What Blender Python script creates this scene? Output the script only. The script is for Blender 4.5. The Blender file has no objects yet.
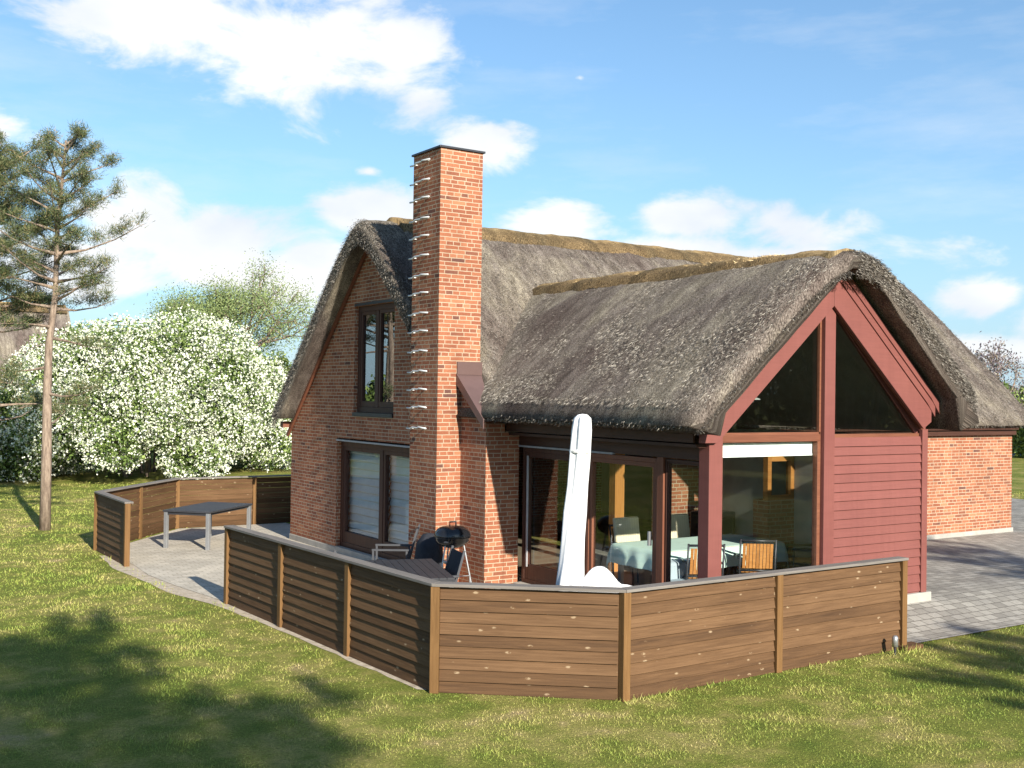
import bpy, bmesh, math, random
import numpy as np
from mathutils import Vector, Matrix, noise
random.seed(7); rng = np.random.default_rng(11)
C = bpy.context.scene.collection
scn = bpy.context.scene
# ------------------------------------------------------------------ camera
def _d(x, y):
    v = np.array([x-512., -(y-384.), -1108.]); return v/np.linalg.norm(v)
X = _d(2190, 418); Y = _d(-220, 385)          # the house's two horizontal directions seen from the camera
Y = Y-X*(X@Y)*.5; X = X-Y*(X@Y)/(Y@Y); X /= np.linalg.norm(X); Y = Y-X*(X@Y); Y /= np.linalg.norm(Y)
R = np.stack([X, Y, np.cross(X, Y)])
cam = bpy.data.objects.new('camera', bpy.data.cameras.new('camera')); C.objects.link(cam)
M = Matrix([[R[i][j] for j in range(3)] for i in range(3)]).to_4x4(); M.translation = (0, 0, 3.0)
cam.matrix_world = M
cam.data.sensor_width = 36; cam.data.lens = 1108/1024*36; cam.data.clip_end = 5000; cam.data.clip_start = .1
scn.camera = cam
FX, FY = -R[0][2], -R[1][2]
# ------------------------------------------------------------------ light
SUN = Vector((-.100, -1.0, .455)).normalized()
sl = bpy.data.lights.new('sun', 'SUN'); sl.energy = 5.0; sl.angle = math.radians(.6); sl.color = (1, .93, .80)
so = bpy.data.objects.new('sun', sl); C.objects.link(so); so.rotation_euler = SUN.to_track_quat('Z', 'Y').to_euler()
scn.view_settings.view_transform = 'Standard'; scn.view_settings.look = 'None'
scn.view_settings.exposure = .95; scn.view_settings.gamma = 1
w = bpy.data.worlds.new('World'); scn.world = w; w.use_nodes = True
class NT:
    def __init__(s, nt): s.nt = nt
    def n(s, t, **k):
        nd = s.nt.nodes.new(t)
        for a, b in k.items():
            if a.startswith('i_'):
                nd.inputs[int(a[2:]) if a[2:].isdigit() else a[2:].replace('_', ' ')].default_value = b
            else: setattr(nd, a, b)
        return nd
    def l(s, a, b): s.nt.links.new(a, b)
    def m(s, op, a, b=None, c=None, clamp=False):
        nd = s.nt.nodes.new('ShaderNodeMath'); nd.operation = op; nd.use_clamp = clamp
        for i, v in enumerate((a, b, c)):
            if v is None: continue
            if hasattr(v, 'links'): s.l(v, nd.inputs[i])
            else: nd.inputs[i].default_value = v
        return nd.outputs[0]
    def mix(s, f, a, b, blend='MIX'):
        nd = s.nt.nodes.new('ShaderNodeMix'); nd.data_type = 'RGBA'; nd.blend_type = blend
        for i, v in ((0, f), (6, a), (7, b)):
            if hasattr(v, 'links'): s.l(v, nd.inputs[i])
            else: nd.inputs[i].default_value = v if i == 0 or len(v) == 4 else (*v, 1)
        return nd.outputs[2]
    def ramp(s, f, stops, interp='LINEAR'):
        nd = s.nt.nodes.new('ShaderNodeValToRGB'); s.l(f, nd.inputs[0]); e = nd.color_ramp; e.interpolation = interp
        while len(e.elements) < len(stops): e.elements.new(.5)
        for i, (p, c) in enumerate(stops):
            e.elements[i].position = p; e.elements[i].color = (*c, 1) if len(c) == 3 else c
        return nd.outputs[0]
    def noise(s, vec, scale, det=4, rough=.55, dist=0):
        nd = s.nt.nodes.new('ShaderNodeTexNoise'); nd.inputs['Scale'].default_value = scale
        nd.inputs['Detail'].default_value = det; nd.inputs['Roughness'].default_value = rough
        nd.inputs['Distortion'].default_value = dist
        if vec is not None: s.l(vec, nd.inputs['Vector'])
        return nd.outputs[0]
    def scale(s, vec, sc, loc=(0, 0, 0)):
        nd = s.nt.nodes.new('ShaderNodeMapping'); nd.inputs['Scale'].default_value = sc; nd.inputs['Location'].default_value = loc
        s.l(vec, nd.inputs['Vector']); return nd.outputs[0]
def make_world():
    T = NT(w.node_tree); bg = w.node_tree.nodes['Background']
    sky = T.n('ShaderNodeTexSky', sky_type='NISHITA', sun_disc=False)
    sky.sun_elevation = math.asin(SUN.z); sky.sun_rotation = math.atan2(SUN.x, SUN.y); sky.air_density = 1.0; sky.dust_density = .6; sky.ozone_density = 2.0
    g = T.n('ShaderNodeTexCoord'); sx = T.n('ShaderNodeSeparateXYZ'); T.l(g.outputs['Generated'], sx.inputs[0])
    x, y, z = sx.outputs
    # azimuth measured from the main view heading, elevation
    fx, fy = FX/math.hypot(FX, FY), FY/math.hypot(FX, FY)
    fwd = T.m('ADD', T.m('MULTIPLY', x, fx), T.m('MULTIPLY', y, fy)); rt = T.m('SUBTRACT', T.m('MULTIPLY', x, fy), T.m('MULTIPLY', y, fx))
    az = T.m('ARCTAN2', rt, fwd); el = T.m('ARCSINE', z)
    cx = T.n('ShaderNodeCombineXYZ'); T.l(T.m('MULTIPLY', az, 1), cx.inputs[0]); T.l(T.m('MULTIPLY', el, 1.8), cx.inputs[1])
    def D(px, py, w_, h_):
        d = R@_d(px, py); a = math.atan2(d[0]*fy-d[1]*fx, d[0]*fx+d[1]*fy); return a, math.asin(d[2]), w_/1108, h_/1108
    blobs = [D(150, 10, 130, 60), D(300, 45, 150, 62), D(400, 62, 70, 55), D(230, -60, 200, 90), D(480, 146, 62, 26), D(140, 222, 75, 48), D(235, 245, 110, 50), D(300, 268, 80, 50),
             D(60, 262, 110, 40), D(375, 212, 70, 30), D(560, 226, 75, 24), D(690, 216, 75, 20), D(795, 228, 70, 24), D(640, 262, 300, 26), D(985, 295, 50, 20), D(1120, 310, 100, 40), D(960, 352, 120, 18),
             D(370, 172, 30, 10), D(580, 78, 16, 9), D(-150, 150, 160, 70), D(0, 135, 26, 12)]
    acc = None
    for (a, e, wa, he) in blobs:
        u = T.m('DIVIDE', T.m('SUBTRACT', az, a), wa*1.25); v = T.m('DIVIDE', T.m('SUBTRACT', el, e), he*1.3)
        r = T.m('SUBTRACT', .62 if wa < .04 else 1, T.m('SQRT', T.m('ADD', T.m('MULTIPLY', u, u), T.m('MULTIPLY', v, v))))
        acc = r if acc is None else T.m('SMOOTH_MAX', acc, r, .15)
    n1 = T.noise(cx.outputs[0], 9, 8, .6, .3); n2 = T.noise(cx.outputs[0], 5, 5, .5)
    dens = T.m('ADD', acc, T.m('MULTIPLY', T.m('SUBTRACT', n1, .52), 2.3))
    mask = T.ramp(dens, [(.12, (0, 0, 0)), (.62, (1, 1, 1))], 'EASE')
    thin = T.ramp(T.noise(T.scale(cx.outputs[0], (1, 2.2, 1)), 3.5, 7, .6), [(.5, (0, 0, 0)), (.8, (.35, .35, .35))])
    mask = T.m('MAXIMUM', mask, thin)
    hz = T.ramp(el, [(.0, (.8, .8, .8)), (.19, (.26, .26, .26)), (.45, (.06, .06, .06))])
    skyc = T.mix(1, sky.outputs[0], (1.32, 1.74, 1.98), 'MULTIPLY')
    skyc = T.mix(hz, skyc, (5.4, 7.6, 9.6))
    cl = T.mix(T.ramp(n2, [(.35, (0, 0, 0)), (.62, (1, 1, 1))]), (8.6, 9.3, 10.2), (11.8, 11.8, 11.6))
    col = T.mix(mask, skyc, cl); T.l(col, bg.inputs[0]); bg.inputs[1].default_value = .050
make_world()
# ------------------------------------------------------------------ materials
MT = {}
def mat(name, base=(.5, .5, .5), rough=.7, fn=None, metal=0, spec=.3):
    if name in MT: return MT[name]
    m = bpy.data.materials.new(name); m.use_nodes = True; T = NT(m.node_tree); b = m.node_tree.nodes['Principled BSDF']
    b.inputs['Base Color'].default_value = (*base, 1); b.inputs['Roughness'].default_value = rough; b.inputs['Metallic'].default_value = metal
    b.inputs['Specular IOR Level'].default_value = spec
    if fn: fn(T, b)
    MT[name] = m; return m
def uvn(T): return T.n('ShaderNodeTexCoord').outputs['UV']
def objn(T): return T.n('ShaderNodeTexCoord').outputs['Object']
def island(T): return T.n('ShaderNodeNewGeometry').outputs['Random Per Island']
def bump(T, b, h, s=.3, d=.02):
    bp = T.n('ShaderNodeBump'); bp.inputs['Strength'].default_value = s; bp.inputs['Distance'].default_value = d
    T.l(h, bp.inputs['Height']); T.l(bp.outputs[0], b.inputs['Normal'])
def plain(name, base, rough=.6, var=.18, sc=6, metal=0, spec=.3, bs=.1):
    def fn(T, b):
        o = objn(T); n = T.noise(o, sc, 5, .6); f = T.m('MULTIPLY_ADD', n, 2*var, 1-var)
        c = T.mix(1, (*base, 1), T.ramp(n, [(.3, (1-var,)*3), (.7, (1+var,)*3)]), 'MULTIPLY'); T.l(c, b.inputs['Base Color'])
        bump(T, b, T.noise(o, sc*12, 3), bs, .01)
    return mat(name, base, rough, fn, metal, spec)
def brick_fn(T, b):
    uv = uvn(T); jit = T.n('ShaderNodeVectorMath', operation='MULTIPLY_ADD')
    nz = T.n('ShaderNodeTexNoise'); nz.inputs['Scale'].default_value = 14; T.l(uv, nz.inputs['Vector'])
    T.l(nz.outputs['Color'], jit.inputs[0]); jit.inputs[1].default_value = (.016, .010, 0); T.l(uv, jit.inputs[2])
    br = T.n('ShaderNodeTexBrick', offset=.5, squash=.52, squash_frequency=3); T.l(jit.outputs[0], br.inputs['Vector'])
    br.inputs['Color1'].default_value = (0, 0, 0, 1); br.inputs['Color2'].default_value = (1, 1, 1, 1); br.inputs['Mortar'].default_value = (0, 0, 0, 1)
    br.inputs['Scale'].default_value = 1; br.inputs['Brick Width'].default_value = .24; br.inputs['Row Height'].default_value = .0628
    br.inputs['Mortar Size'].default_value = .0075; br.inputs['Mortar Smooth'].default_value = .25
    big = T.noise(uv, .9, 3)
    v = T.m('ADD', br.outputs['Color'], T.m('MULTIPLY', T.m('SUBTRACT', big, .5), .35))
    col = T.ramp(v, [(.0, (.13, .06, .048)), (.03, (.22, .085, .052)), (.09, (.25, .088, .05)), (.45, (.30, .108, .058)), (.8, (.345, .135, .073)), (1, (.39, .17, .093))])
    col = T.mix(.35, col, T.ramp(T.noise(uv, 35, 5, .7), [(.3, (.45, .45, .45)), (.7, (1.25, 1.25, 1.25))]), 'MULTIPLY')
    mort = T.mix(T.noise(uv, 6, 3), (.34, .25, .175), (.47, .38, .28))
    c = T.mix(br.outputs['Fac'], col, mort)
    st = T.noise(T.scale(uv, (1.2, .35, 1)), 1.5, 5, .65)
    c = T.mix(.55, c, T.ramp(st, [(.3, (.60, .56, .54)), (.6, (1.08, 1.08, 1.08))]), 'MULTIPLY')
    T.l(c, b.inputs['Base Color'])
    h = T.m('ADD', T.m('MULTIPLY', br.outputs['Fac'], -1), T.m('MULTIPLY', T.noise(uv, 60, 3), .35)); bump(T, b, h, .5, .008)
brick = mat('brick_masonry', rough=.88, fn=brick_fn, spec=.2)
def thatch_fn(kind):
    def fn(T, b):
        uv = uvn(T)
        fine = T.noise(T.scale(uv, (85, 34, 1)), 1, 4, .75); mid = T.noise(T.scale(uv, (9, 3.2, 1)), 1, 5, .7); big = T.noise(T.scale(uv, (.8, .45, 1)), 1.0, 5, .62, .6)
        if kind == 'straw':
            st = [(.3, (.10, .07, .035)), (.48, (.33, .235, .12)), (.62, (.52, .39, .21)), (.8, (.64, .52, .32))]
            mul = [(.36, (.42, .46, .50)), (.56, (1.1, 1.05, 1))]
        else:
            st = [(.34, (.020, .015, .013)), (.45, (.115, .098, .086)), (.54, (.275, .243, .215)), (.64, (.50, .46, .41)), (.78, (.66, .62, .56))]
            mul = [(.34, (.48, .40, .39)), (.5, (.85, .80, .77)), (.64, (1.25, 1.22, 1.06))]
        c = T.ramp(T.m('ADD', T.m('MULTIPLY', fine, .72), T.m('MULTIPLY', mid, .28)), st)
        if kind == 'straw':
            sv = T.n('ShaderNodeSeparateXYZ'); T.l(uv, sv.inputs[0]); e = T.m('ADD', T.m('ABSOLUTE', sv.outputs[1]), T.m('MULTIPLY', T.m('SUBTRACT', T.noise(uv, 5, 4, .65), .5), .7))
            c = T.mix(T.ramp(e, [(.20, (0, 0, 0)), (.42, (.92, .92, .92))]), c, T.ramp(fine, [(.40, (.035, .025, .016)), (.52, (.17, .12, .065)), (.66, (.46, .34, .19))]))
        c = T.mix(.9, c, T.ramp(big, mul), 'MULTIPLY')
        c = T.mix(.6, c, T.ramp(T.noise(T.scale(uv, (5, .5, 1)), 1, 4, .6), [(.35, (.62, .6, .58)), (.62, (1.12, 1.12, 1.12))]), 'MULTIPLY')
        T.l(c, b.inputs['Base Color']); bump(T, b, T.m('ADD', fine, T.m('MULTIPLY', mid, 1.2)), .9, .035)
    return fn
thatch = mat('weathered_thatch', rough=.95, fn=thatch_fn('grey'), spec=.1)
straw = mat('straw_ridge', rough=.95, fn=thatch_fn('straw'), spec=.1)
def fibre_fn(cols):
    def fn(T, b):
        T.l(T.ramp(island(T), cols, 'LINEAR'), b.inputs['Base Color'])
    return fn
fib = mat('reed_fibre', rough=.9, fn=fibre_fn([(0, (.03, .025, .021)), (.4, (.11, .096, .083)), (.75, (.24, .215, .19)), (1, (.42, .385, .335))]), spec=.1)
fibs = mat('straw_fibre', rough=.9, fn=fibre_fn([(0, (.16, .10, .05)), (.4, (.42, .29, .14)), (1, (.70, .55, .32))]), spec=.1)
def wood_fn(cols, knots=True, grey=0.0, sv=1.0):
    def fn(T, b):
        uv = uvn(T); ri = island(T)
        cx = T.n('ShaderNodeCombineXYZ'); T.l(T.m('MULTIPLY', ri, 37), cx.inputs[0]); T.l(T.m('MULTIPLY', ri, 91), cx.inputs[1])
        ad = T.n('ShaderNodeVectorMath', operation='ADD'); T.l(uv, ad.inputs[0]); T.l(cx.outputs[0], ad.inputs[1]); v = ad.outputs[0]
        g = T.noise(T.scale(v, (1.6, 34, 1)), 1.0, 5, .65, .8); g2 = T.noise(T.scale(v, (.9, 5, 1)), 1, 4, .6)
        c = T.ramp(T.m('ADD', T.m('MULTIPLY', g, .55), T.m('MULTIPLY', T.m('ADD', T.m('MULTIPLY', g2, .6), T.m('MULTIPLY', ri, .4)), .45)), [(.3, cols[0]), (.5, cols[1]), (.72, cols[2])])
        if knots:
            vo = T.n('ShaderNodeTexVoronoi'); T.l(T.scale(v, (5.5, 11.0, 1)), vo.inputs['Vector']); vo.inputs['Scale'].default_value = 1
            d = vo.outputs['Distance']; pick = T.m('GREATER_THAN', T.n('ShaderNodeSeparateColor').outputs[0], 2)
            sc = T.n('ShaderNodeSeparateColor'); T.l(vo.outputs['Color'], sc.inputs[0]); pick = T.m('GREATER_THAN', sc.outputs[0], .5)
            kn = T.m('MULTIPLY', T.ramp(d, [(.05, (1, 1, 1)), (.2, (0, 0, 0))]), pick)
            tip = T.m('MULTIPLY', T.ramp(T.noise(T.scale(v, (22, 30, 1)), 1, 2), [(.40, (0, 0, 0)), (.50, (1, 1, 1))]), T.m('MULTIPLY', T.ramp(d, [(.10, (1, 1, 1)), (.19, (0, 0, 0))]), pick))
            c = T.mix(T.m('MULTIPLY', kn, .6), c, (.10, .045, .015)); c = T.mix(T.m('MULTIPLY', tip, .7), c, (.36, .27, .175))
        T.l(c, b.inputs['Base Color']); bump(T, b, g, .22, .006)
    return fn
fencew = mat('treated_pine', rough=.75, fn=wood_fn([(.050, .026, .013), (.100, .053, .025), (.165, .092, .046)]), spec=.2)
postw = mat('post_pine', rough=.75, fn=wood_fn([(.10, .05, .018), (.165, .088, .034), (.25, .14, .06)], False), spec=.2)
capw = mat('weathered_cap', rough=.85, fn=wood_fn([(.11, .098, .09), (.19, .17, .155), (.28, .255, .235)], False), spec=.2)
def red_fn(T, b):
    uv = uvn(T); g = T.noise(T.scale(uv, (2, 45, 1)), 1, 4, .6); p = T.noise(uv, 1.3, 4)
    c = T.mix(p, (.160, .053, .046), (.212, .076, .064)); c = T.mix(.4, c, T.ramp(g, [(.3, (.78, .78, .78)), (.7, (1.12, 1.1, 1.1))]), 'MULTIPLY')
    c = T.mix(.5, c, T.ramp(island(T), [(0, (.9, .9, .9)), (1, (1.08, 1.08, 1.08))]), 'MULTIPLY')
    c = T.mix(.25, c, T.ramp(T.noise(T.scale(uv, (9, .8, 1)), 1, 5, .7), [(.32, (.72, .70, .70)), (.6, (1.08, 1.08, 1.08))]), 'MULTIPLY')
    T.l(c, b.inputs['Base Color']); bump(T, b, g, .15, .004)
redp = mat('red_wood_paint', rough=.6, fn=red_fn, spec=.25)
darkw = mat('dark_window_wood', rough=.5, fn=wood_fn([(.03, .014, .01), (.055, .022, .015), (.09, .04, .025)], False), spec=.3)
brownw = mat('brown_window_wood', rough=.5, fn=wood_fn([(.10, .035, .02), (.16, .06, .035), (.22, .09, .05)], False), spec=.3)
oran = mat('oiled_timber', rough=.5, fn=wood_fn([(.28, .11, .03), (.42, .18, .05), (.55, .26, .08)], False), spec=.3)
blackp = plain('black_enamel', (.012, .012, .014), .18, .1, 5, spec=.5, bs=0)
darkfab = plain('dark_textile', (.022, .024, .032), .8, .2, 30)
alu = plain('aluminium', (.42, .43, .45), .38, .08, 9, metal=.7, bs=.02)
gunm = plain('grey_painted_metal', (.06, .062, .07), .75, .08, 9)
darkmet = plain('dark_metal', (.05, .052, .06), .4, .1, 9, metal=.4, bs=.02)
lead = plain('lead_strip', (.33, .33, .34), .5, .15, 8)
brownmet = plain('brown_sheet_metal', (.15, .095, .088), .35, .12, 3, metal=.3)
conc = plain('concrete', (.34, .32, .29), .9, .15, 5)
white = plain('white_fabric', (.72, .72, .73), .85, .04, 4)
clothm = plain('pale_green_cloth', (.50, .66, .60), .8, .06, 6)
plaster = plain('pale_plaster', (.45, .43, .40), .85, .08, 3)
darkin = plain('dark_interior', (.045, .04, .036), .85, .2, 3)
blind = plain('white_blind', (.75, .80, .78), .6, .03, 4)
mossm = plain('slate_grey_top', (.035, .036, .042), .55, .15, 6, bs=.05)
clayp = plain('clay_pot', (.16, .075, .06), .7, .15, 9)
floorm = plain('floor_tiles', (.32, .25, .19), .5, .15, 3)
def cushion_fn(T, b):
    wv = T.n('ShaderNodeTexWave', wave_type='BANDS', bands_direction='X'); wv.inputs['Scale'].default_value = 7; T.l(objn(T), wv.inputs['Vector'])
    T.l(T.ramp(wv.outputs['Fac'], [(.35, (.62, .56, .40)), (.5, (.30, .26, .16)), (.65, (.66, .60, .44))]), b.inputs['Base Color'])
cushm = mat('striped_cushion', rough=.85, fn=cushion_fn, spec=.1)
def glass_mat(name, tint=(1, 1, 1), refl=.0):
    m = bpy.data.materials.new(name); m.use_nodes = True; T = NT(m.node_tree); m.node_tree.nodes.clear()
    out = T.n('ShaderNodeOutputMaterial'); tr = T.n('ShaderNodeBsdfTransparent'); tr.inputs[0].default_value = (*tint, 1)
    gl = T.n('ShaderNodeBsdfGlossy'); gl.inputs['Roughness'].default_value = .0; gl.inputs[0].default_value = (.95, .97, 1, 1)
    fr = T.n('ShaderNodeLayerWeight'); mx = T.n('ShaderNodeMixShader')
    f = T.m('MINIMUM', T.m('MULTIPLY_ADD', T.m('POWER', fr.outputs['Facing'], 5), .96, .034+refl), 1)
    T.l(f, mx.inputs[0]); T.l(tr.outputs[0], mx.inputs[1]); T.l(gl.outputs[0], mx.inputs[2]); T.l(mx.outputs[0], out.inputs[0])
    MT[name] = m; return m
glass = glass_mat('window_glass', (.98, .99, .985)); glassd = glass_mat('dark_window_glass', (.75, .78, .76), .0)
glassu = glass_mat('reflective_glass', (.5, .55, .57), .22)
def grass_ground(T, b):
    o = objn(T); a = T.noise(o, .55, 5, .6, .4); d = T.noise(o, 2.6, 5, .65); e = T.noise(o, 34, 5, .75)
    g = T.ramp(T.m('ADD', T.m('MULTIPLY', a, .5), T.m('MULTIPLY', d, .5)), [(.34, (.10, .14, .024)), (.48, (.185, .20, .042)), (.58, (.30, .265, .085)), (.68, (.37, .28, .15))])
    c = T.mix(.75, g, T.ramp(e, [(.3, (.35, .35, .35)), (.7, (1.45, 1.45, 1.4))]), 'MULTIPLY'); T.l(c, b.inputs['Base Color']); bump(T, b, e, .8, .03)
lawn_m = mat('lawn_ground', rough=.95, fn=grass_ground, spec=.1)
def blade_fn(T, b):
    o = objn(T); a = T.noise(o, .55, 5, .6, .4); d = T.noise(o, 2.6, 5, .65); ri = island(T)
    v = T.m('ADD', T.m('ADD', T.m('MULTIPLY', a, .42), T.m('MULTIPLY', d, .42)), T.m('MULTIPLY_ADD', ri, .09, .035))
    c = T.ramp(v, [(.36, (.15, .215, .04)), (.46, (.245, .30, .06)), (.54, (.36, .35, .10)), (.61, (.47, .39, .18)), (.69, (.54, .42, .26))])
    T.l(c, b.inputs['Base Color'])
    b.inputs['Subsurface Weight'].default_value = 0
blade_m = mat('grass_blades', rough=.75, fn=blade_fn, spec=.2)
def pave_fn(bw, bh, c1, c2, cm, rot=0):
    def fn(T, b):
        o = objn(T); mp = T.n('ShaderNodeMapping'); mp.inputs['Rotation'].default_value = (0, 0, rot); T.l(o, mp.inputs['Vector'])
        br = T.n('ShaderNodeTexBrick', offset=.5); T.l(mp.outputs[0], br.inputs['Vector']); br.inputs['Scale'].default_value = 1
        br.inputs['Brick Width'].default_value = bw; br.inputs['Row Height'].default_value = bh; br.inputs['Mortar Size'].default_value = .007; br.inputs['Mortar Smooth'].default_value = .3
        br.inputs['Color1'].default_value = (*c1, 1); br.inputs['Color2'].default_value = (*c2, 1); br.inputs['Mortar'].default_value = (*cm, 1)
        c = T.mix(.7, br.outputs['Color'], T.ramp(T.noise(o, .8, 6, .65), [(.3, (.72, .72, .72)), (.65, (1.15, 1.14, 1.1))]), 'MULTIPLY')
        c = T.mix(.5, c, T.ramp(T.noise(o, 40, 4, .7), [(.3, (.7, .7, .7)), (.7, (1.25, 1.25, 1.25))]), 'MULTIPLY')
        T.l(c, b.inputs['Base Color']); bump(T, b, T.m('ADD', T.m('MULTIPLY', br.outputs['Fac'], -1), T.m('MULTIPLY', T.noise(o, 50, 3), .4)), .5, .006)
    return fn
pave_m = mat('grey_pavers', rough=.88, fn=pave_fn(.21, .14, (.22, .205, .185), (.34, .32, .29), (.10, .09, .078)), spec=.2)
terr_m = mat('terrace_pavers', rough=.88, fn=pave_fn(.21, .14, (.42, .38, .32), (.52, .47, .40), (.30, .26, .21)), spec=.2)
def sand_fn(T, b):
    o = objn(T); c = T.ramp(T.noise(o, 9, 6, .7), [(.3, (.28, .23, .17)), (.55, (.46, .39, .31)), (.75, (.55, .49, .41))]); T.l(c, b.inputs['Base Color']); bump(T, b, T.noise(o, 60, 4), .6, .01)
sand_m = mat('sandy_soil', rough=.95, fn=sand_fn, spec=.1)
def leaf_mat(name, cols, rough=.6, trans=0):
    return mat(name, rough=rough, fn=fibre_fn(cols), spec=.25)
bark = mat('pine_bark', rough=.9, fn=lambda T, b: (T.l(T.ramp(T.noise(T.scale(objn(T), (14, 14, 3)), 1, 5, .7), [(.3, (.09, .065, .05)), (.5, (.24, .18, .14)), (.7, (.38, .30, .23))]), b.inputs['Base Color']), bump(T, b, T.noise(T.scale(objn(T), (14, 14, 3)), 1, 5, .7), .8, .03)), spec=.1)
needle = leaf_mat('pine_needles', [(0, (.035, .055, .025)), (.45, (.075, .105, .042)), (.8, (.15, .155, .065)), (1, (.29, .22, .11))])
leafg = leaf_mat('shrub_leaves', [(0, (.035, .065, .014)), (.5, (.10, .155, .035)), (1, (.24, .31, .09))])
petal = leaf_mat('white_petals', [(0, (.50, .56, .36)), (.35, (.70, .72, .58)), (1, (.85, .85, .76))])
leafy = leaf_mat('young_leaves', [(0, (.11, .16, .04)), (.5, (.20, .27, .07)), (1, (.32, .38, .13))])
leafp = leaf_mat('grey_green_buds', [(0, (.09, .13, .045)), (.5, (.16, .21, .075)), (1, (.27, .32, .13))])
leafd = leaf_mat('dark_leaves', [(0, (.02, .035, .012)), (.5, (.045, .07, .02)), (1, (.09, .12, .035))])
twigp = leaf_mat('budding_twigs', [(0, (.09, .07, .085)), (.6, (.20, .16, .18)), (1, (.30, .28, .22))])
# ------------------------------------------------------------------ mesh building
class MB:
    def __init__(s): s.v = []; s.f = []; s.sm = False
    def add(s, vs, fs):
        k = len(s.v); s.v += [tuple(p) for p in vs]; s.f += [tuple(i+k for i in f) for f in fs]; return s
    def box(s, x0, x1, y0, y1, z0, z1):
        return s.add([(x, y, z) for z in (z0, z1) for y in (y0, y1) for x in (x0, x1)],
                     [(0, 2, 3, 1), (4, 5, 7, 6), (0, 1, 5, 4), (2, 6, 7, 3), (0, 4, 6, 2), (1, 3, 7, 5)])
    def bar(s, a, b, w_, h_, up=(0, 0, 1)):      # rectangular bar from a to b
        a = Vector(a); b = Vector(b); d = (b-a).normalized(); up = Vector(up)
        if abs(d.dot(up)) > .98: up = Vector((1, 0, 0))
        r = d.cross(up).normalized(); u = r.cross(d).normalized()
        vs = [p+r*(i*w_/2)+u*(j*h_/2) for p in (a, b) for j in (-1, 1) for i in (-1, 1)]
        return s.add(vs, [(0, 1, 3, 2), (4, 6, 7, 5), (0, 4, 5, 1), (2, 3, 7, 6), (0, 2, 6, 4), (1, 5, 7, 3)])
    def prism(s, poly, n):                        # poly: list of 3-D points, extruded by vector n
        k = len(poly); n = Vector(n); vs = [Vector(p) for p in poly]+[Vector(p)+n for p in poly]
        return s.add(vs, [tuple(range(k)), tuple(range(2*k-1, k-1, -1))]+[(i, (i+1) % k, k+(i+1) % k, k+i) for i in range(k)])
    def tube(s, pts, rad, seg=8, cap=True):
        pts = [Vector(p) for p in pts]; rings = []
        if not hasattr(rad, '__len__'): rad = [rad]*len(pts)
        for i, p in enumerate(pts):
            d = (pts[min(i+1, len(pts)-1)]-pts[max(i-1, 0)]).normalized()
            up = Vector((0, 0, 1)) if abs(d.z) < .9 else Vector((1, 0, 0))
            r = d.cross(up).normalized(); u = r.cross(d)
            rings.append([p+(r*math.cos(a)+u*math.sin(a))*rad[i] for a in [2*math.pi*j/seg for j in range(seg)]])
        vs = [q for rg in rings for q in rg]; fs = []
        for i in range(len(pts)-1):
            for j in range(seg):
                a = i*seg+j; b_ = i*seg+(j+1) % seg; fs.append((a, b_, b_+seg, a+seg))
        if cap: fs += [tuple(range(seg-1, -1, -1)), tuple(range((len(pts)-1)*seg, len(pts)*seg))]
        return s.add(vs, fs)
    def lathe(s, prof, c=(0, 0, 0), seg=24, wob=0):
        vs = []; fs = []; n = len(prof)
        for j in range(seg):
            a = 2*math.pi*j/seg
            for i, (r, z) in enumerate(prof):
                rr = r*(1+wob*math.sin(5*a+z*3)); vs.append((c[0]+rr*math.cos(a), c[1]+rr*math.sin(a), c[2]+z))
        for j in range(seg):
            for i in range(n-1):
                a = j*n+i; b_ = ((j+1) % seg)*n+i; fs.append((a, b_, b_+1, a+1))
        fs += [tuple(j*n for j in range(seg))[::-1], tuple(j*n+n-1 for j in range(seg))]
        return s.add(vs, fs)
def box_uv(me, vmode=False):
    n = len(me.polygons); nl = len(me.loops)
    co = np.empty(len(me.vertices)*3); me.vertices.foreach_get('co', co); co = co.reshape(-1, 3)
    nor = np.empty(n*3); me.polygons.foreach_get('normal', nor); nor = nor.reshape(-1, 3)
    tot = np.empty(n, int); me.polygons.foreach_get('loop_total', tot); vi = np.empty(nl, int); me.loops.foreach_get('vertex_index', vi)
    pn = np.repeat(np.abs(nor), tot, axis=0); p = co[vi]; ax = pn.argmax(1); uv = np.empty((nl, 2))
    uv[:, 0] = np.where(ax == 0, p[:, 1], p[:, 0]); uv[:, 1] = np.where(ax == 2, p[:, 1], p[:, 2])
    if vmode: uv = uv[:, ::-1]
    l = me.uv_layers.new(name='UVMap'); l.data.foreach_set('uv', np.ascontiguousarray(uv).ravel())
def base_of(o):
    v = Vector((0, 0, 0))
    while o: v += o.location; o = o.parent
    return v
def part(name, mb, m, parent=None, bevel=0, smooth=False, world=True, vgrain=False, uv=True, recalc=True, label=None):
    me = bpy.data.meshes.new(name); off = base_of(parent) if (world and parent) else Vector((0, 0, 0))
    me.from_pydata(mb.v, [], mb.f)
    if recalc:
        bm = bmesh.new(); bm.from_mesh(me); bmesh.ops.recalc_face_normals(bm, faces=bm.faces); bm.to_mesh(me); bm.free()
    if uv: box_uv(me, vgrain)
    if off.length: me.transform(Matrix.Translation(-off))
    if smooth: me.polygons.foreach_set('use_smooth', [True]*len(me.polygons))
    o = bpy.data.objects.new(name, me); C.objects.link(o); o.parent = parent; me.materials.append(m)
    if bevel:
        b = o.modifiers.new('bevel', 'BEVEL'); b.width = bevel; b.segments = 2; b.limit_method = 'ANGLE'
    if label: o['label'] = label
    return o
def thing(name, label, cat, loc=(0, 0, 0), rz=0, group=None):
    o = bpy.data.objects.new(name, None); C.objects.link(o); o.location = loc; o.rotation_euler = (0, 0, rz); o.empty_display_size = .2
    return tag(o, label, cat, group)
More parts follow.
